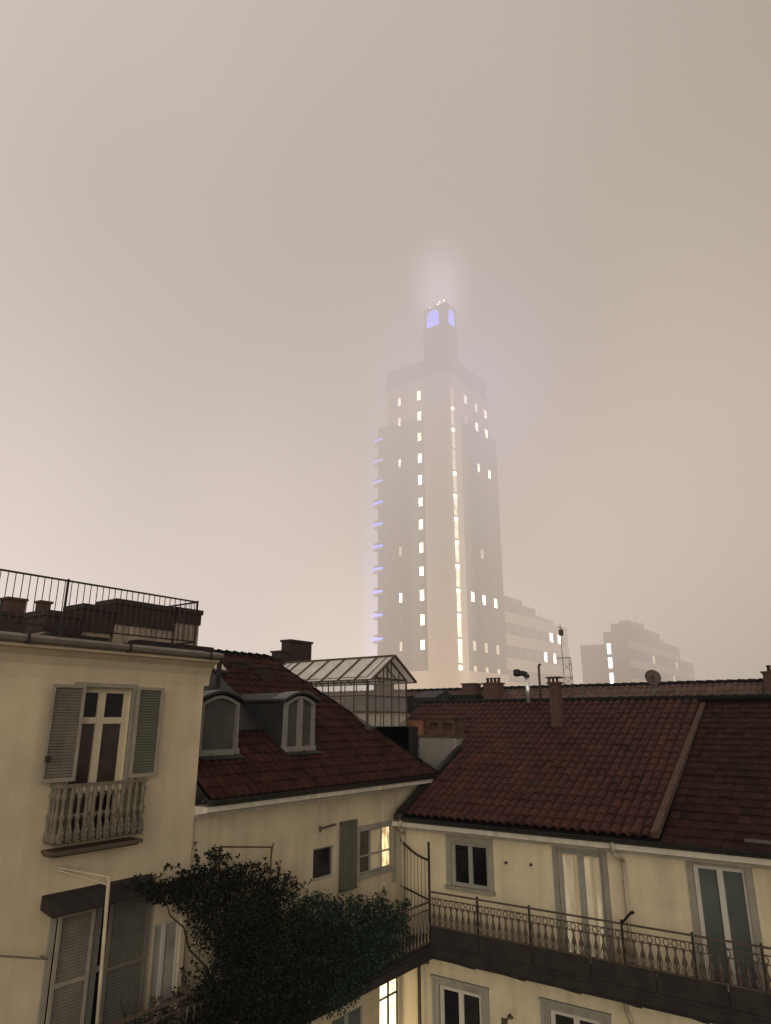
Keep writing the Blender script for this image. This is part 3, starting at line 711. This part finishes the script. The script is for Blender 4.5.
# small fixings
for k, (x, z) in enumerate(((-9.03, 14.39), (-8.32, 14.42))):
    a = MB(); a.tube((x, YR+.01, z), (x, YR-.10, z), .022, 8); a.tube((x, YR-.10, z), (x+.04, YR-.12, z+.05), .022, 8)
    tag(a.build('wall_hook', M['iron']), ('small dark hook on the cream wall nearer the dark square window', 'small dark hook on the cream wall nearer the lit french door')[k], 'hook')
a = MB(); a.tube((-9.30, YR+.01, 10.72), (-8.85, YR-.55, 11.18), .022, 8); a.box(-9.38, -9.22, YR-.02, YR+.01, 10.6, 10.84); a.tube((-8.95, YR-.45, 11.08), (-8.78, YR-.62, 11.14), .04, 8)
tag(a.build('bracket_arm', M['iron_rust']), 'rusty bracket arm low on the wall between the lower windows', 'wall arm')
a = MB(); a.tube((-5.78, YF, 13.66), (-5.45, YF-.30, 13.98), .028, 8); a.tube((-5.78, YF, 13.4), (-5.78, YF, 13.74), .03, 8); a.tube((-5.45, YF-.30, 13.98), (-5.38, YF-.34, 14.0), .035, 8)
tag(a.build('line_bracket', M['iron']), 'dark bracket arm tilted up from the balcony rail by the rain pipe', 'rail bracket')
a = MB(); a.prism([(-5.62, 17.1, 12.44), (-5.30, 17.1, 12.44), (-5.24, 17.1, 12.74), (-5.68, 17.1, 12.74)], (0, .3, 0)); a.box(-5.70, -5.22, 17.08, 17.42, 12.74, 12.78)
tag(a.build('planter', M['black']), 'dark planter on the balcony floor below the tilted bracket', 'planter')

a = MB(); a.bar((-3.08, 17.30, 15.56), (-1.2, 17.30, 15.56), .05, .06); a.build('roof_edge_strip', M['zinc_pale'], rb)
# party wall between the two roofs
pw = thing('party_wall', 'pale grey rendered wall end between the two tiled roofs', 'wall', (-13.3, 20.9, 14))
a = MB(); a.box(-13.62, -12.15, 20.90, 21.6, 14.2, 17.42); a.box(-14.5, -13.66, 20.98, 21.6, 14.2, 17.36); a.build('wall_face', M['party'], pw)
a = MB(); a.box(-13.66, -12.10, 20.86, 21.64, 17.42, 17.50); a.build('coping', M['brick_brown'], pw)
a = MB(); a.box(-14.30, -13.50, 20.92, 21.6, 17.502, 17.98); a.build('terracotta_block', M['terracotta'], pw)
a = wall_sheet(Face('Y', 20.92, -1), -13.36, -12.18, 17.505, 18.05, [(-13.22, -12.86, 17.68, 17.90), (-12.66, -12.32, 17.68, 17.90)], .2)
a.box(-13.36, -12.18, 21.12, 21.5, 17.505, 18.05); a.box(-13.44, -12.10, 20.84, 21.55, 18.052, 18.13)
o = a.build('flue_head', M['brick_brown'], pw)

# glazed stair lantern
gh = thing('glasshouse', 'glazed gabled roof lantern with thin iron frame above the stair', 'glasshouse', (-15.5, 19.4, 17.8))
gx0, gx1, gy0, gy1, zb, ze = -18.1, -13.72, 18.02, 20.25, 17.80, 19.32; gyc = (gy0+gy1)/2; zp = 20.04
ov = .32
a = MB()
for x in (gx0, gx1):
    for y in (gy0, gy1): a.box(x-.025, x+.025, y-.025, y+.025, zb, ze)
for y in (gy0, gy1):
    a.bar((gx0, y, ze), (gx1, y, ze), .05, .05)
    a.bar((gx0, y, zb+.45), (gx1, y, zb+.45), .03, .04); a.bar((gx0, y, zb+.95), (gx1, y, zb+.95), .03, .04)
    n = 8
    for k in range(1, n): xx = gx0+(gx1-gx0)*k/n; a.box(xx-.014, xx+.014, y-.016, y+.016, zb, ze)
for x in (gx0, gx1):
    a.bar((x, gy0, ze), (x, gy1, ze), .05, .05); a.bar((x, gy0, zb+.45), (x, gy1, zb+.45), .03, .04); a.bar((x, gy0, zb+.95), (x, gy1, zb+.95), .03, .04)
    for k in range(1, 5): yy = gy0+(gy1-gy0)*k/5; a.box(x-.016, x+.016, yy-.014, yy+.014, zb, ze + (zp-ze)*(1-abs(yy-gyc)/((gy1-gy0)/2)) - .03)
    a.bar((x, gy0, ze), (x, gyc, zp), .05, .05); a.bar((x, gy1, ze), (x, gyc, zp), .05, .05); a.box(x-.02, x+.02, gyc-.02, gyc+.02, ze, zp)
a.build('iron_frame', M['iron_rust'], gh)
def eave(x, sgn):
    f = 1.14; return (x, gyc + sgn*(gyc-gy0)*f, zp + (ze-zp)*f)
a = MB(); a.bar((gx0-ov, gyc, zp+.03), (gx1+ov, gyc, zp+.03), .08, .07)
for sg in (-1, 1):
    n = 7
    for k in range(n+1):
        x = gx0-ov + (gx1-gx0+2*ov)*k/n; e = eave(x, sg); a.bar((x, gyc, zp+.03), (e[0], e[1], e[2]+.03), .065, .06)
    e0, e1 = eave(gx0-ov, sg), eave(gx1+ov, sg); a.bar((e0[0], e0[1], e0[2]+.02), (e1[0], e1[1], e1[2]+.02), .04, .04)
a.build('rafter_frame', M['iron_rust'], gh)
for sg in (-1, 1):
    n = 7
    for k in range(n):
        xa = gx0-ov + (gx1-gx0+2*ov)*k/n + .02; xb = gx0-ov + (gx1-gx0+2*ov)*(k+1)/n - .02
        ea, eb = eave(xa, sg), eave(xb, sg)
        a = MB(); a.prism([(xa, gyc, zp+.01), (xb, gyc, zp+.01), (eb[0], eb[1], eb[2]+.01), (ea[0], ea[1], ea[2]+.01)], (0, 0, .012)); a.build('roof_pane', M['glass_roof'], gh)
for y in (gy0, gy1):
    a = MB(); a.box(gx0+.03, gx1-.03, y-.004, y+.004, zb+.01, ze-.03); a.build('side_pane', M['glass_side'], gh)
a = MB(); a.prism([(gx1-.004, gy0+.03, zb), (gx1-.004, gy1-.03, zb), (gx1-.004, gy1-.03, ze-.03), (gx1-.004, gyc, zp-.06), (gx1-.004, gy0+.03, ze-.03)], (.008, 0, 0)); a.build('gable_pane', M['glass_side'], gh)
a = MB(); a.prism([(gx0+.1, gy0+.25, zb+1.45), (gx1-.10, gy0+.25, zb+.02), (gx1-.10, gy0+.25, zb), (gx0+.1, gy0+.25, zb)], (0, .12, 0)); a.build('stair_wall', M['plaster_right'], gh)
a = MB(); a.box(gx0-.04, gx1+.06, gy0-.05, gy1+.05, zb-1.3, zb-.0); a.build('base', surf('grey green sheet metal', (.075, .08, .07), .7, .3, 2, streak=.2), gh)

# roof-top pieces on the right roof
t = thing('metal_flue', 'shiny metal flue with black elbow cowl on the roof ridge', 'flue', (-10.88, 24.05, 18.7))
a = MB(); a.smooth = True; a.tube((-10.88, 24.05, 18.6), (-10.88, 24.05, 19.52), .075, 14); a.build('pipe', M['steel'], t)
a = MB(); a.smooth = True; a.path([(-10.88, 24.05, 19.50), (-10.90, 24.05, 19.60), (-11.01, 24.03, 19.65), (-11.19, 24.0, 19.67)], .10, 12); a.lathe([(.09,-.13),(.14,-.08),(.14,.08),(.09,.13)], (-11.25, 23.99, 19.68), 12); a.build('elbow_cowl', M['black'], t)
a = MB(); a.smooth = True; a.tube((-10.42, 24.1, 18.6), (-10.42, 24.1, 19.84), .045, 8); a.path([(-10.42, 24.1, 19.84), (-10.41, 24.1, 19.92), (-10.34, 24.1, 19.97)], .045, 8)
tag(a.build('vent_pipe', M['brick_brown']), 'thin brown vent pipe between the shiny flue and the brown chimney', 'vent pipe')
t = thing('antenna_mast', 'slim lattice antenna mast standing behind the brown chimney', 'antenna', (-10.4, 27, 17))
a = MB()
for dx, dy in ((0,0),(.38,0),(.19,.3)): a.tube((-10.62+dx, 27+dy, 17.2), (-10.62+dx*.9, 27+dy*.9, 20.4 if dx else 21.0), .013, 6)
z = 17.4
k = 0
while z < 20.2:
    q = [(-10.62, 27), (-10.24, 27), (-10.43, 27.3)]
    for i in range(3):
        p0, p1 = q[i], q[(i+1) % 3]; a.tube((*p0, z), (*p1, z+.28 if k % 2 else z), .007, 5)
    z += .28; k += 1
a.build('lattice', M['iron_rust'], t)
a = MB(); a.tube((-10.62, 27, 21.0), (-10.62, 27, 21.75), .014, 6); a.box(-10.68, -10.52, 26.95, 27.05, 21.3, 21.55); a.bar((-10.62, 26.8, 21.62), (-10.62, 27.2, 21.62), .02, .02); a.build('aerial', M['iron_rust'], t)
a = MB(); a.bar((-10.85, 27, 20.40), (-10.30, 27, 20.40), .03, .03); a.build('crossbar', M['iron_rust'], t)
t = thing('satellite_dish', 'round brown satellite dish on a short pole at the right roof ridge', 'satellite dish', (-6.62, 24.95, 18.7))
a = MB(); a.smooth = True; a.tube((-6.62, 24.97, 18.6), (-6.62, 24.97, 19.25), .03, 8); a.build('pole', M['zinc_pale'], t)
a = MB(); a.smooth = True; cx, cy, cz_ = -6.60, 24.88, 19.40; ax = Vector((.45, -.85, .30)).normalized(); u = ax.orthogonal().normalized(); v = ax.cross(u); rr = .27
rings = 6; vs = [Vector((cx, cy, cz_)) - ax*.05]; fs = []
for i in range(1, rings+1):
    q = rr*i/rings
    for k in range(24): tt = 2*math.pi*k/24; vs.append(Vector((cx, cy, cz_)) + (u*math.cos(tt)+v*math.sin(tt))*q + ax*(-.05+.06*(i/rings)**2))
for k in range(24): fs.append((0, 1+k, 1+(k+1) % 24))
for i in range(rings-1):
    for k in range(24): a0 = 1+i*24+k; b0 = 1+i*24+(k+1) % 24; fs.append((a0, b0, b0+24, a0+24))
a.add(vs, fs); a.build('dish', M['dish'], t)
a = MB(); lp = Vector((cx, cy, cz_)) + ax*.22 - v*.02; a.tube(Vector((cx, cy, cz_-.24)), lp, .012, 6); a.tube(lp, lp-ax*.07, .03, 8); a.build('receiver_arm', M['dish'], t)
a = MB(); a.tube((-12.0+3.0-.15, 25.0, 18.6), (-12.0+3.0-.15, 25.0, 19.12), .03, 6); a.tube((-9.15, 25.0, 19.12), (-9.15, 25.0, 19.18), .05, 6)
tag(a.build('vent_pipe', M['zinc_pale']), 'short pale vent stub on the ridge left of the satellite dish', 'vent pipe')

# ------------------------------------------------------------------ farther roofs
fb = thing('far_house', 'long house behind with hazy brown tiled roof and small chimneys', 'house', (-8, 34, 0))
a = MB(); a.box(-34, 14, 29, 39, 0, 16.2); a.build('wall', M['plaster_wing'], fb)
fr_ = (19.58-16.0)/(34-28.5)
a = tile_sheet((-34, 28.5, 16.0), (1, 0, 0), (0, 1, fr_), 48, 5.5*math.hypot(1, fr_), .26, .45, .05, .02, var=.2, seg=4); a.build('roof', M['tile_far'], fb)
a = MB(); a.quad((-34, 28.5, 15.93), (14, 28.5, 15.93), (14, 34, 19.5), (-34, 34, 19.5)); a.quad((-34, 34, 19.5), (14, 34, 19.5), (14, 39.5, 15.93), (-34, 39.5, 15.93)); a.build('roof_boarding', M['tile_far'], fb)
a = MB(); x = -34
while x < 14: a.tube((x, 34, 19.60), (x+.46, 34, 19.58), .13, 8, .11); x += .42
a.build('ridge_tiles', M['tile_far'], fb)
for (x0, x1, y0, z1, p) in ((-18.5, -17.75, 32.6, 19.86, 0), (-17.35, -16.5, 32.8, 19.86, 4), (-4.3, -3.4, 33, 19.95, 2), (-24.5, -23.6, 32.8, 20.0, 3)):
    a = MB(); a.box(x0, x1, y0, y0+.7, 17.5, z1-.07); o = a.build('chimney', M['brick_brown'], fb)
    a = MB(); a.box(x0-.06, x1+.06, y0-.05, y0+.75, z1-.07, z1); a.build('chimney_cap', M['brick_brown'], o)
    for k in range(p):
        a = MB(); a.lathe([(.09,0),(.07,.18),(.10,.2),(.09,.26)], (x0+(k+.5)*(x1-x0)/p, y0+.35, z1), 8); a.build('chimney_pot', M['brick_dark'], o)
# grey roof hump and low dormers in front of it
hp = thing('low_house', 'low grey zinc roof behind the glazed lantern', 'house', (-17.5, 27.5, 0))
a = MB(); a.box(-21, -14.4, 25.2, 28.2, 0, 18.3); a.build('wall', M['plaster_wing'], hp)
a = MB(); a.prism([(-21.2, 25.0, 18.3), (-21.2, 26.7, 19.05), (-21.2, 28.3, 18.3)], (6.9, 0, 0)); a.build('roof', M['tile_dark'], hp)
a = MB(); a.prism([(-16.6, 25.0, 18.45), (-16.6, 25.0, 18.9), (-16.6, 25.9, 19.2), (-16.6, 26.6, 19.0)], (1.1, 0, 0)); o = a.build('dormer', M['zinc'], hp)

# ------------------------------------------------------------------ tower
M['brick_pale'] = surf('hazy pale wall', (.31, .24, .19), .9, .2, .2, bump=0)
M['brick_band'] = surf('lighter brick band', (.15, .095, .062), .9, .2, .2, bump=0)
M['win_warm'] = lit('warm lit tower window', (1, .78, .45), 7.0, .75, 1.6)
tw = thing('tower', 'tall brick and stone tower with lit windows and blue lantern in the fog', 'tower', (-52, 87, 0))
TX0, TX1, TY0, TY1 = -59.1, -46.2, 80.0, 95.3
z0_ = 26.3
FT = Face('Y', TY0, -1); FX = Face('X', TX1, 1)
a = MB(); a.box(TX0, TX1, TY0, TY1, 0, 62.2); a.build('shaft', M['brick_tower'], tw)
a = MB(); a.box(-57.35, TX1-.02, TY0+.02, 93.1, 62.2, 68.55); a.box(TX0-.02, TX1-.01, TY0+.01, TY1+.02, 62.0, 62.45); a.build('upper_storeys', M['stone_pale'], tw)
for k in range(0, 11):
    z = z0_ + 3.445*k; a = MB(); a.box(TX0-.06, -50.46, TY0-.07, TY0+.2, z-.16, z+.16); a.box(TX1-.2, TX1+.07, 83.32, TY1+.06, z-.16, z+.16); a.build('string_course', M['brick_band'], tw)
a = MB(); a.box(TX0-.15, TX1+.15, TY0-.16, TY1+.1, 0, 24.4); a.build('base', M['stone_pale'], tw)
a = MB(); a.box(-50.45, TX1+.12, TY0-.14, TY0+.5, 24.4, 68.55); a.box(TX1-.5, TX1+.12, TY0+.5, 80.38, 24.4, 68.55); a.box(TX1-.5, TX1+.14, 81.72, 83.3, 24.4, 68.4); a.build('stone_pier', M['stone_pale'], tw)
a = MB(); a.box(-57.5, TX1+.05, TY0+.06, 92.6, 68.55, 71.6); a.box(-57.6, TX1+.16, TY0-.05, 93.2, 68.56, 68.9); a.build('attic', M['stone_dark'], tw)
a = MB(); a.box(-50.4, TX1+.10, TY0+.05, 83.3, 71.6, 76.6); a.box(-50.5, TX1+.2, TY0-.05, 83.4, 76.6, 76.9)
a.box(-50.3, TX1+.04, TY0+.1, 83.2, 76.9, 79.9)
a.box(-50.5, TX1+.2, TY0-.02, 83.4, 79.9, 80.35); a.box(-49.9, TX1-.4, TY0+.6, 82.8, 80.35, 80.8)
tu = a.build('turret', M['stone_dark'], tw)
def arch(mb, face, u0, u1, zb_, zt_, d):
    r_ = (u1-u0)/2; n_ = 10
    poly = [(u0, zb_), (u1, zb_)] + [((u0+u1)/2 + r_*math.cos(math.pi*q/n_), zt_-r_ + r_*math.sin(math.pi*q/n_)) for q in range(n_+1)]
    mb.prism([face.p(u, z, d) for u, z in poly], Vector(face.p(0, 0, .1)) - Vector(face.p(0, 0, 0)))
a = MB(); arch(a, FT, -49.6, -47.45, 76.85, 79.8, -.02); a.build('lantern_pane', M['blue_lantern'], tu)
a = MB(); arch(a, FX, 80.75, 82.4, 76.85, 79.8, .06); a.build('lantern_pane', M['blue_lantern'], tu)
for (x, y, z) in ((-49.5, 80.9, 80.9), (-48.0, 80.9, 81.0), (-47.0, 80.9, 81.3), (-46.9, 82.0, 81.2), (-48.4, 82.0, 82.2)):
    a = MB(); a.tube((x, y, 80.3), (x, y, z), .06, 6); o = a.build('lamp_post', M['stone_dark'], tu)
    a = MB(); a.smooth = True; a.lathe([(.02,0),(.10,.05),(.13,.13),(.10,.21),(.02,.26)], (x, y, z), 8); a.build('lamp', M['lamp_white'], o)
def twin(face, u, z, w, h, mat, lb=None):
    a = MB(); face.box(a, u-w/2, u+w/2, z-h/2, z+h/2, -.05, .03); o = a.build('window', mat, tw)
    return o
z0 = 27.88; fh = 3.445
lit_col1 = {11: 'win_lit', 10: 'win_mid', 8: 'win_mid', 2: 'win_lit'}
lit_r = {(11,0): 'win_mid', (11,1): 'win_mid', (11,2): 'win_lit', (10,1): 'win_lit', (10,2): 'win_lit', (10,0): 'win_dim', (8,1): 'win_mid', (8,2): 'win_lit', (2,0): 'win_lit', (2,1): 'win_lit', (2,2): 'win_lit',
         (0,0): 'win_dim', (0,1): 'win_dim', (0,2): 'win_dim', (4,1): 'win_dim'}
for k in range(-1, 12):
    z = z0 + fh*k
    if k >= 0: twin(FT, -51.35, z, .62, 1.45 if k % 3 else 1.25, M['win_warm' if k in (1, 4, 9) else 'win_lit'])
    twin(FT, -55.0, z, .42, 1.3, M[lit_col1.get(k, 'win_dim' if k in (0, 4) else 'win_off')])
    if k > 0: twin(FT, -57.6 if k < 10 else -56.6, z, .6, 1.4, M['win_off'])
    for j, y in enumerate((85.3, 88.75, 92.4)):
        if k >= 10 and j == 2: y = 92.0
        mt = lit_r.get((k, j), 'win_dim' if k < 0 else 'win_off')
        twin(FX, y, z, .80, 1.35, M[mt])
for k in range(-1, 12):
    z = z0 - 1.0 + fh*k
    a = MB(); FX.box(a, 80.42, 81.66, z-fh/2+.12, z+fh/2-.12, -.05, .02); o = a.build('stair_glazing', M['stair_glow'] if k < 7 else (M['stair_glow_top'] if k < 11 else M['win_dim']), tw)
    if k not in (8, 11):
        a = MB(); a.smooth = True; a.lathe([(.05,0),(.24,.1),(.28,.3),(.24,.5),(.05,.6)], (TX1+.12, 81.0, z+fh/2-.85), 8); a.build('stair_lamp', M['win_lit'], o)
# rounded corner balconies with blue light strips
for k in range(0, 12):
    z = z0 - 1.15 + fh*k + 2.0
    if k >= 10: continue
    a = MB(); n = 10; pts = [(TX0+1.1, TY0-.35), (TX0+.3, TY0-.35)] + [(TX0 + .3 - 1.7*math.sin(math.pi*q/n), TY0 + 1.0 - 1.3*math.cos(math.pi*q/n)) for q in range(n+1)] + [(TX0+.3, TY0+2.3)]
    a.prism([(x, y, z) for x, y in pts], (0, 0, .22)); a.prism([(x, y, z+1.0) for x, y in pts], (0, 0, .07))
    o = a.build('corner_balcony', M['stone_pale'], tw)
    a = MB()
    for q in range(0, len(pts)-2): a.bar((*pts[q], z+.42), (*pts[q+1], z+.42), .06, .26)
    a.build('blue_light', M['blue'] if k < 7 else M['blue_dim'], o)

# ------------------------------------------------------------------ buildings beside the tower
ob = thing('office_building', 'stepped pale office building with banded windows adjoining the tower', 'building', (-51, 108, 0))
FO = Face('X', -46.6, 1)
a = MB(); a.box(-58, -46.6, 95.5, 121.5, 0, 33.2); a.box(-57, -46.62, 95.6, 108, 33.2, 35.9); a.box(-57, -46.9, 108, 116, 33.2, 34.9); a.box(-56, -47.6, 98, 105, 35.9, 37.0); a.box(-58, -48.2, 121.5, 124.5, 0, 29.5); a.build('wall', M['brick_tower'], ob)
a = MB()
for z in (33.4, 29.95, 26.3, 22.7): a.box(-46.6, -46.42, 95.6, 121.4, z-.95, z+.75)
a.build('band', M['stone_pale'], ob)
litset = {(0, 5): 'win_lit', (0, 6): 'win_lit', (1, 4): 'win_mid', (1, 5): 'win_mid'}
for i, z in enumerate((31.75, 28.15, 24.5)):
    for j in range(7):
        y = 97.4 + j*3.4 if j < 5 else (114.0 if j == 5 else 117.5)
        if i == 1 and j == 4: y = 111.0
        if i == 1 and j == 5: y = 114.9
        a = MB(); FO.box(a, y-.6, y+.6, z-.8, z+.85, -.05, .04); a.build('window', M[litset.get((i, j), 'win_off')], ob)
a = MB()
for y in (111, 113.5, 117): a.tube((-48, y, 33.2), (-48, y, 36.2), .08, 6)
a.build('roof_mast', M['stone_dark'], ob)
db = thing('distant_building', 'distant stepped block with a cold white lit window strip', 'building', (-30, 112, 0))
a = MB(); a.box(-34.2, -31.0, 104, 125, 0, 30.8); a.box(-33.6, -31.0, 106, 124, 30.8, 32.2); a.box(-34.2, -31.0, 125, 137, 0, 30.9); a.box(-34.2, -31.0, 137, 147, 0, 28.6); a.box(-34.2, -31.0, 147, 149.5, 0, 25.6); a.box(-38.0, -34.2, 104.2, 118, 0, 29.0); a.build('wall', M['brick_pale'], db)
a = MB()
for z in (23.3, 26.15, 28.9): a.box(-31.0, -30.88, 105, 136.5 if z > 27 else 146.5, z-.6, z+.6)
a.build('band', M['stone_pale'], db)
for z in (24.8, 27.5):
    for k in range(10):
        y = 106.5 + k*3.0; a = MB(); a.box(-31.03, -30.95, y-.6, y+.6, z-.65, z+.6); a.build('window', M['win_off'] if (k*7+int(z)) % 5 else M['win_dim'], db)
a = MB(); a.box(-33.5, -32.0, 110, 114, 32.2, 33.1); a.box(-33.2, -32.4, 118, 120, 32.2, 33.6); a.box(-33.6, -32.2, 128, 131, 30.9, 31.8); a.tube((-32.5, 116, 32.2), (-32.5, 116, 34.6), .06, 6); a.build('roof_plant', M['brick_pale'], db)
for z in (28.3, 26.2, 24.0, 21.8):
    a = MB(); a.box(-33.75, -33.25, 103.93, 104.05, z-.8, z+.7); a.build('window', M['cold_lit'], db)

# ------------------------------------------------------------------ plants on the wing balcony
def leaves(mb, blobs, size=(.05, .10), shell=.55):
    for (c, rad, n) in blobs:
        lum = random.uniform(.6, 1.25)
        for _ in range(n):
            while True:
                p = Vector((random.uniform(-1,1), random.uniform(-1,1), random.uniform(-1,1)))
                if 0 < p.length <= 1: break
            rr = shell + (1-shell)*random.random()**.5 if random.random() < .75 else random.random()
            p = p.normalized()*rr*random.uniform(.82, 1.12)
            q = Vector(c) + Vector((p.x*rad[0], p.y*rad[1], p.z*rad[2]))
            s = random.uniform(*size)
            a_ = Vector((random.gauss(0,1), random.gauss(0,1), random.gauss(0,1))).normalized()
            b_ = a_.orthogonal().normalized(); b_ = (b_*math.cos(1.3) + a_.cross(b_)*random.uniform(-1,1)).normalized()
            t = lum*random.uniform(.5, 1.6)
            mb.add([q - a_*s*.5, q + b_*s*.32, q + a_*s*.6, q - b_*s*.32], [(0,1,2,3)], (t, t, t*random.uniform(.8, 1.2)))
def walk(mb, p, q, n, jit, r):
    pts = [Vector(p).lerp(Vector(q), k/n) + Vector((random.gauss(0,jit), random.gauss(0,jit), random.gauss(0,jit)))*(0 < k) for k in range(n+1)]
    for k in range(n): mb.tube(pts[k], pts[k+1], r*(1-.75*k/n), 5, r*(1-.75*(k+1)/n))
    return pts
def plant(name, label, cat, loc, blobs, lm, stems, size=(.04, .085), sprigs=40, slen=.5):
    t = thing(name, label, cat, loc)
    mb = MB(); st = MB()
    leaves(mb, blobs, size)
    for (p, q) in stems: walk(st, p, q, 7, .06, .035)
    for _ in range(sprigs):     # loose shoots standing out of the mass
        c, rad, n = random.choice(blobs)
        d = Vector((random.gauss(0,.7), random.gauss(0,1), random.uniform(-.1, 1.2))).normalized()
        p = Vector(c) + Vector((d.x*rad[0], d.y*rad[1], d.z*rad[2]))*.8; q = p + d*random.uniform(.15, slen)
        pts = walk(mb, p, q, 4, .02, .008)
        for pt in pts[1:]:
            leaves(mb, [(pt, (.06, .06, .06), 7)], size, .1)
    st.build('stem', M['bark'], t); f = mb.build('foliage', lm, t); return t
B1 = [((-10.70, 11.6, 13.42), (.13, 2.6, .20), 2600), ((-10.50, 11.4, 12.9), (.16, 1.3, .70), 2600), ((-11.6, 10.9, 14.2), (.60, 1.15, .75), 5200), ((-11.5, 11.6, 13.2), (.65, 1.0, .9), 5200), ((-11.7, 10.1, 14.75), (.42, .75, .42), 2400), ((-11.8, 9.45, 14.88), (.35, .62, .22), 1500),
      ((-11.85, 8.85, 15.0), (.22, .25, .10), 160), ((-11.55, 10.2, 15.35), (.20, .16, .26), 330), ((-11.6, 9.85, 15.12), (.2, .22, .2), 300), ((-11.5, 10.9, 14.95), (.4, .7, .25), 900), ((-11.4, 11.9, 14.5), (.4, .55, .35), 1100), ((-10.62, 11.0, 12.75), (.26, 1.5, .80), 8500), ((-10.75, 12.4, 13.1), (.25, .9, .7), 2600), ((-10.55, 10.2, 12.3), (.2, 1.3, .55), 4200), ((-10.6, 9.6, 12.6), (.2, .8, .6), 2600), ((-11.2, 10.9, 14.0), (.3, .9, .7), 3500), ((-11.0, 11.8, 13.7), (.3, .8, .6), 2600), ((-10.7, 9.7, 13.35), (.25, .5, .55), 1300), ((-11.3, 10.8, 12.6), (.6, 1.0, .5), 2500)]
plant('climbing_plant', 'large black green climber spilling over the wing balcony and its pergola', 'plant', (-11.7, 10.9, 12.36), B1, M['leaf'],
      [((-12.0, 10.9, 12.36), (-11.7, 10.2, 15.2)), ((-11.9, 11.2, 12.36), (-11.6, 9.0, 14.9)), ((-11.8, 11.0, 12.36), (-11.4, 11.9, 14.6))], sprigs=90)
B2 = [((-10.70, 14.4, 13.38), (.10, 1.3, .18), 900), ((-10.58, 13.3, 12.95), (.14, 1.2, .60), 2200), ((-11.3, 12.9, 13.5), (.55, .95, .80), 6000), ((-11.3, 14.1, 13.35), (.5, .80, .70), 3000), ((-11.3, 15.2, 13.25), (.42, .65, .62), 1900), ((-11.25, 16.1, 13.15), (.30, .45, .42), 700), ((-11.0, 13.2, 12.75), (.42, 1.1, .5), 2200), ((-10.72, 14.2, 12.95), (.18, 1.0, .55), 4200), ((-10.76, 15.4, 12.85), (.12, .6, .45), 650), ((-10.72, 13.2, 12.5), (.18, 1.2, .50), 2200)]
plant('balcony_shrub', 'dark green leafy shrub growing along the balcony railing toward the corner', 'shrub', (-11.3, 14, 12.36), B2, M['leaf_green'],
      [((-11.4, 12.9, 12.36), (-11.4, 12.9, 14.0)), ((-11.3, 14.2, 12.36), (-11.3, 14.3, 13.9)), ((-11.3, 15.4, 12.36), (-11.3, 15.6, 13.7))], sprigs=60, slen=.4)
B3 = [((-10.68, 8.9, 12.75), (.2, 1.1, .55), 1900), ((-10.7, 8.0, 12.6), (.2, .9, .42), 900), ((-11.4, 8.6, 12.75), (.45, .9, .42), 1300), ((-11.4, 9.7, 12.9), (.45, .6, .5), 1200), ((-11.35, 7.6, 12.55), (.4, .5, .3), 500)]
plant('potted_shrub', 'dry grey brown bush in front of the lower shuttered opening', 'shrub', (-11.4, 8.8, 12.36), B3, M['leaf_dry'],
      [((-11.4, 8.6, 12.36), (-11.4, 8.7, 13.1)), ((-11.4, 9.6, 12.36), (-11.3, 9.8, 13.3)), ((-11.4, 8.0, 12.36), (-11.3, 7.8, 13.0))], size=(.04, .08), sprigs=60, slen=.5)

# ------------------------------------------------------------------ camera, light, world
cd = bpy.data.cameras.new('camera'); co = bpy.data.objects.new('camera', cd); COL.objects.link(co)
cd.sensor_fit = 'VERTICAL'; cd.sensor_height = 36; cd.lens = 680*36/1024; cd.clip_start = .1; cd.clip_end = 3000
co.location = (0, 0, 18); co.rotation_euler = (R(90+17), 0, R(35.8)); sc.camera = co
sd = bpy.data.lights.new('sun', 'SUN'); sd.energy = 2.9; sd.angle = R(60); sd.color = (1, .90, .74)
so = bpy.data.objects.new('sun', sd); COL.objects.link(so)
SE, SA = R(8), R(145)      # low soft glow from behind the camera
dv = Vector((math.sin(SA)*math.cos(SE), math.cos(SA)*math.cos(SE), math.sin(SE)))
so.rotation_euler = (-dv).to_track_quat('-Z', 'Y').to_euler(); so.location = (10, -10, 60)
wd_ = bpy.data.worlds.new('World'); sc.world = wd_; wd_.use_nodes = True
nt = wd_.node_tree; sk = nt.nodes.new('ShaderNodeTexSky'); sk.sky_type = 'NISHITA'; sk.sun_disc = False
sk.sun_elevation = SE; sk.sun_rotation = SA
bg = nt.nodes['Background']; bg.inputs['Strength'].default_value = .01; nt.links.new(sk.outputs[0], bg.inputs['Color'])

sc.view_settings.view_transform = 'Standard'; sc.view_settings.look = 'None'; sc.view_settings.exposure = 0
cy = sc.cycles
cy.max_bounces = 6; cy.diffuse_bounces = 2; cy.glossy_bounces = 2; cy.transparent_max_bounces = 12; cy.volume_bounces = 0
cy.volume_step_rate = .35; cy.volume_max_steps = 128
cy.use_adaptive_sampling = True; cy.adaptive_threshold = .02
cy.use_denoising = True
try: cy.denoiser = 'OPENIMAGEDENOISE'
except Exception: pass
cy.sample_clamp_indirect = 4
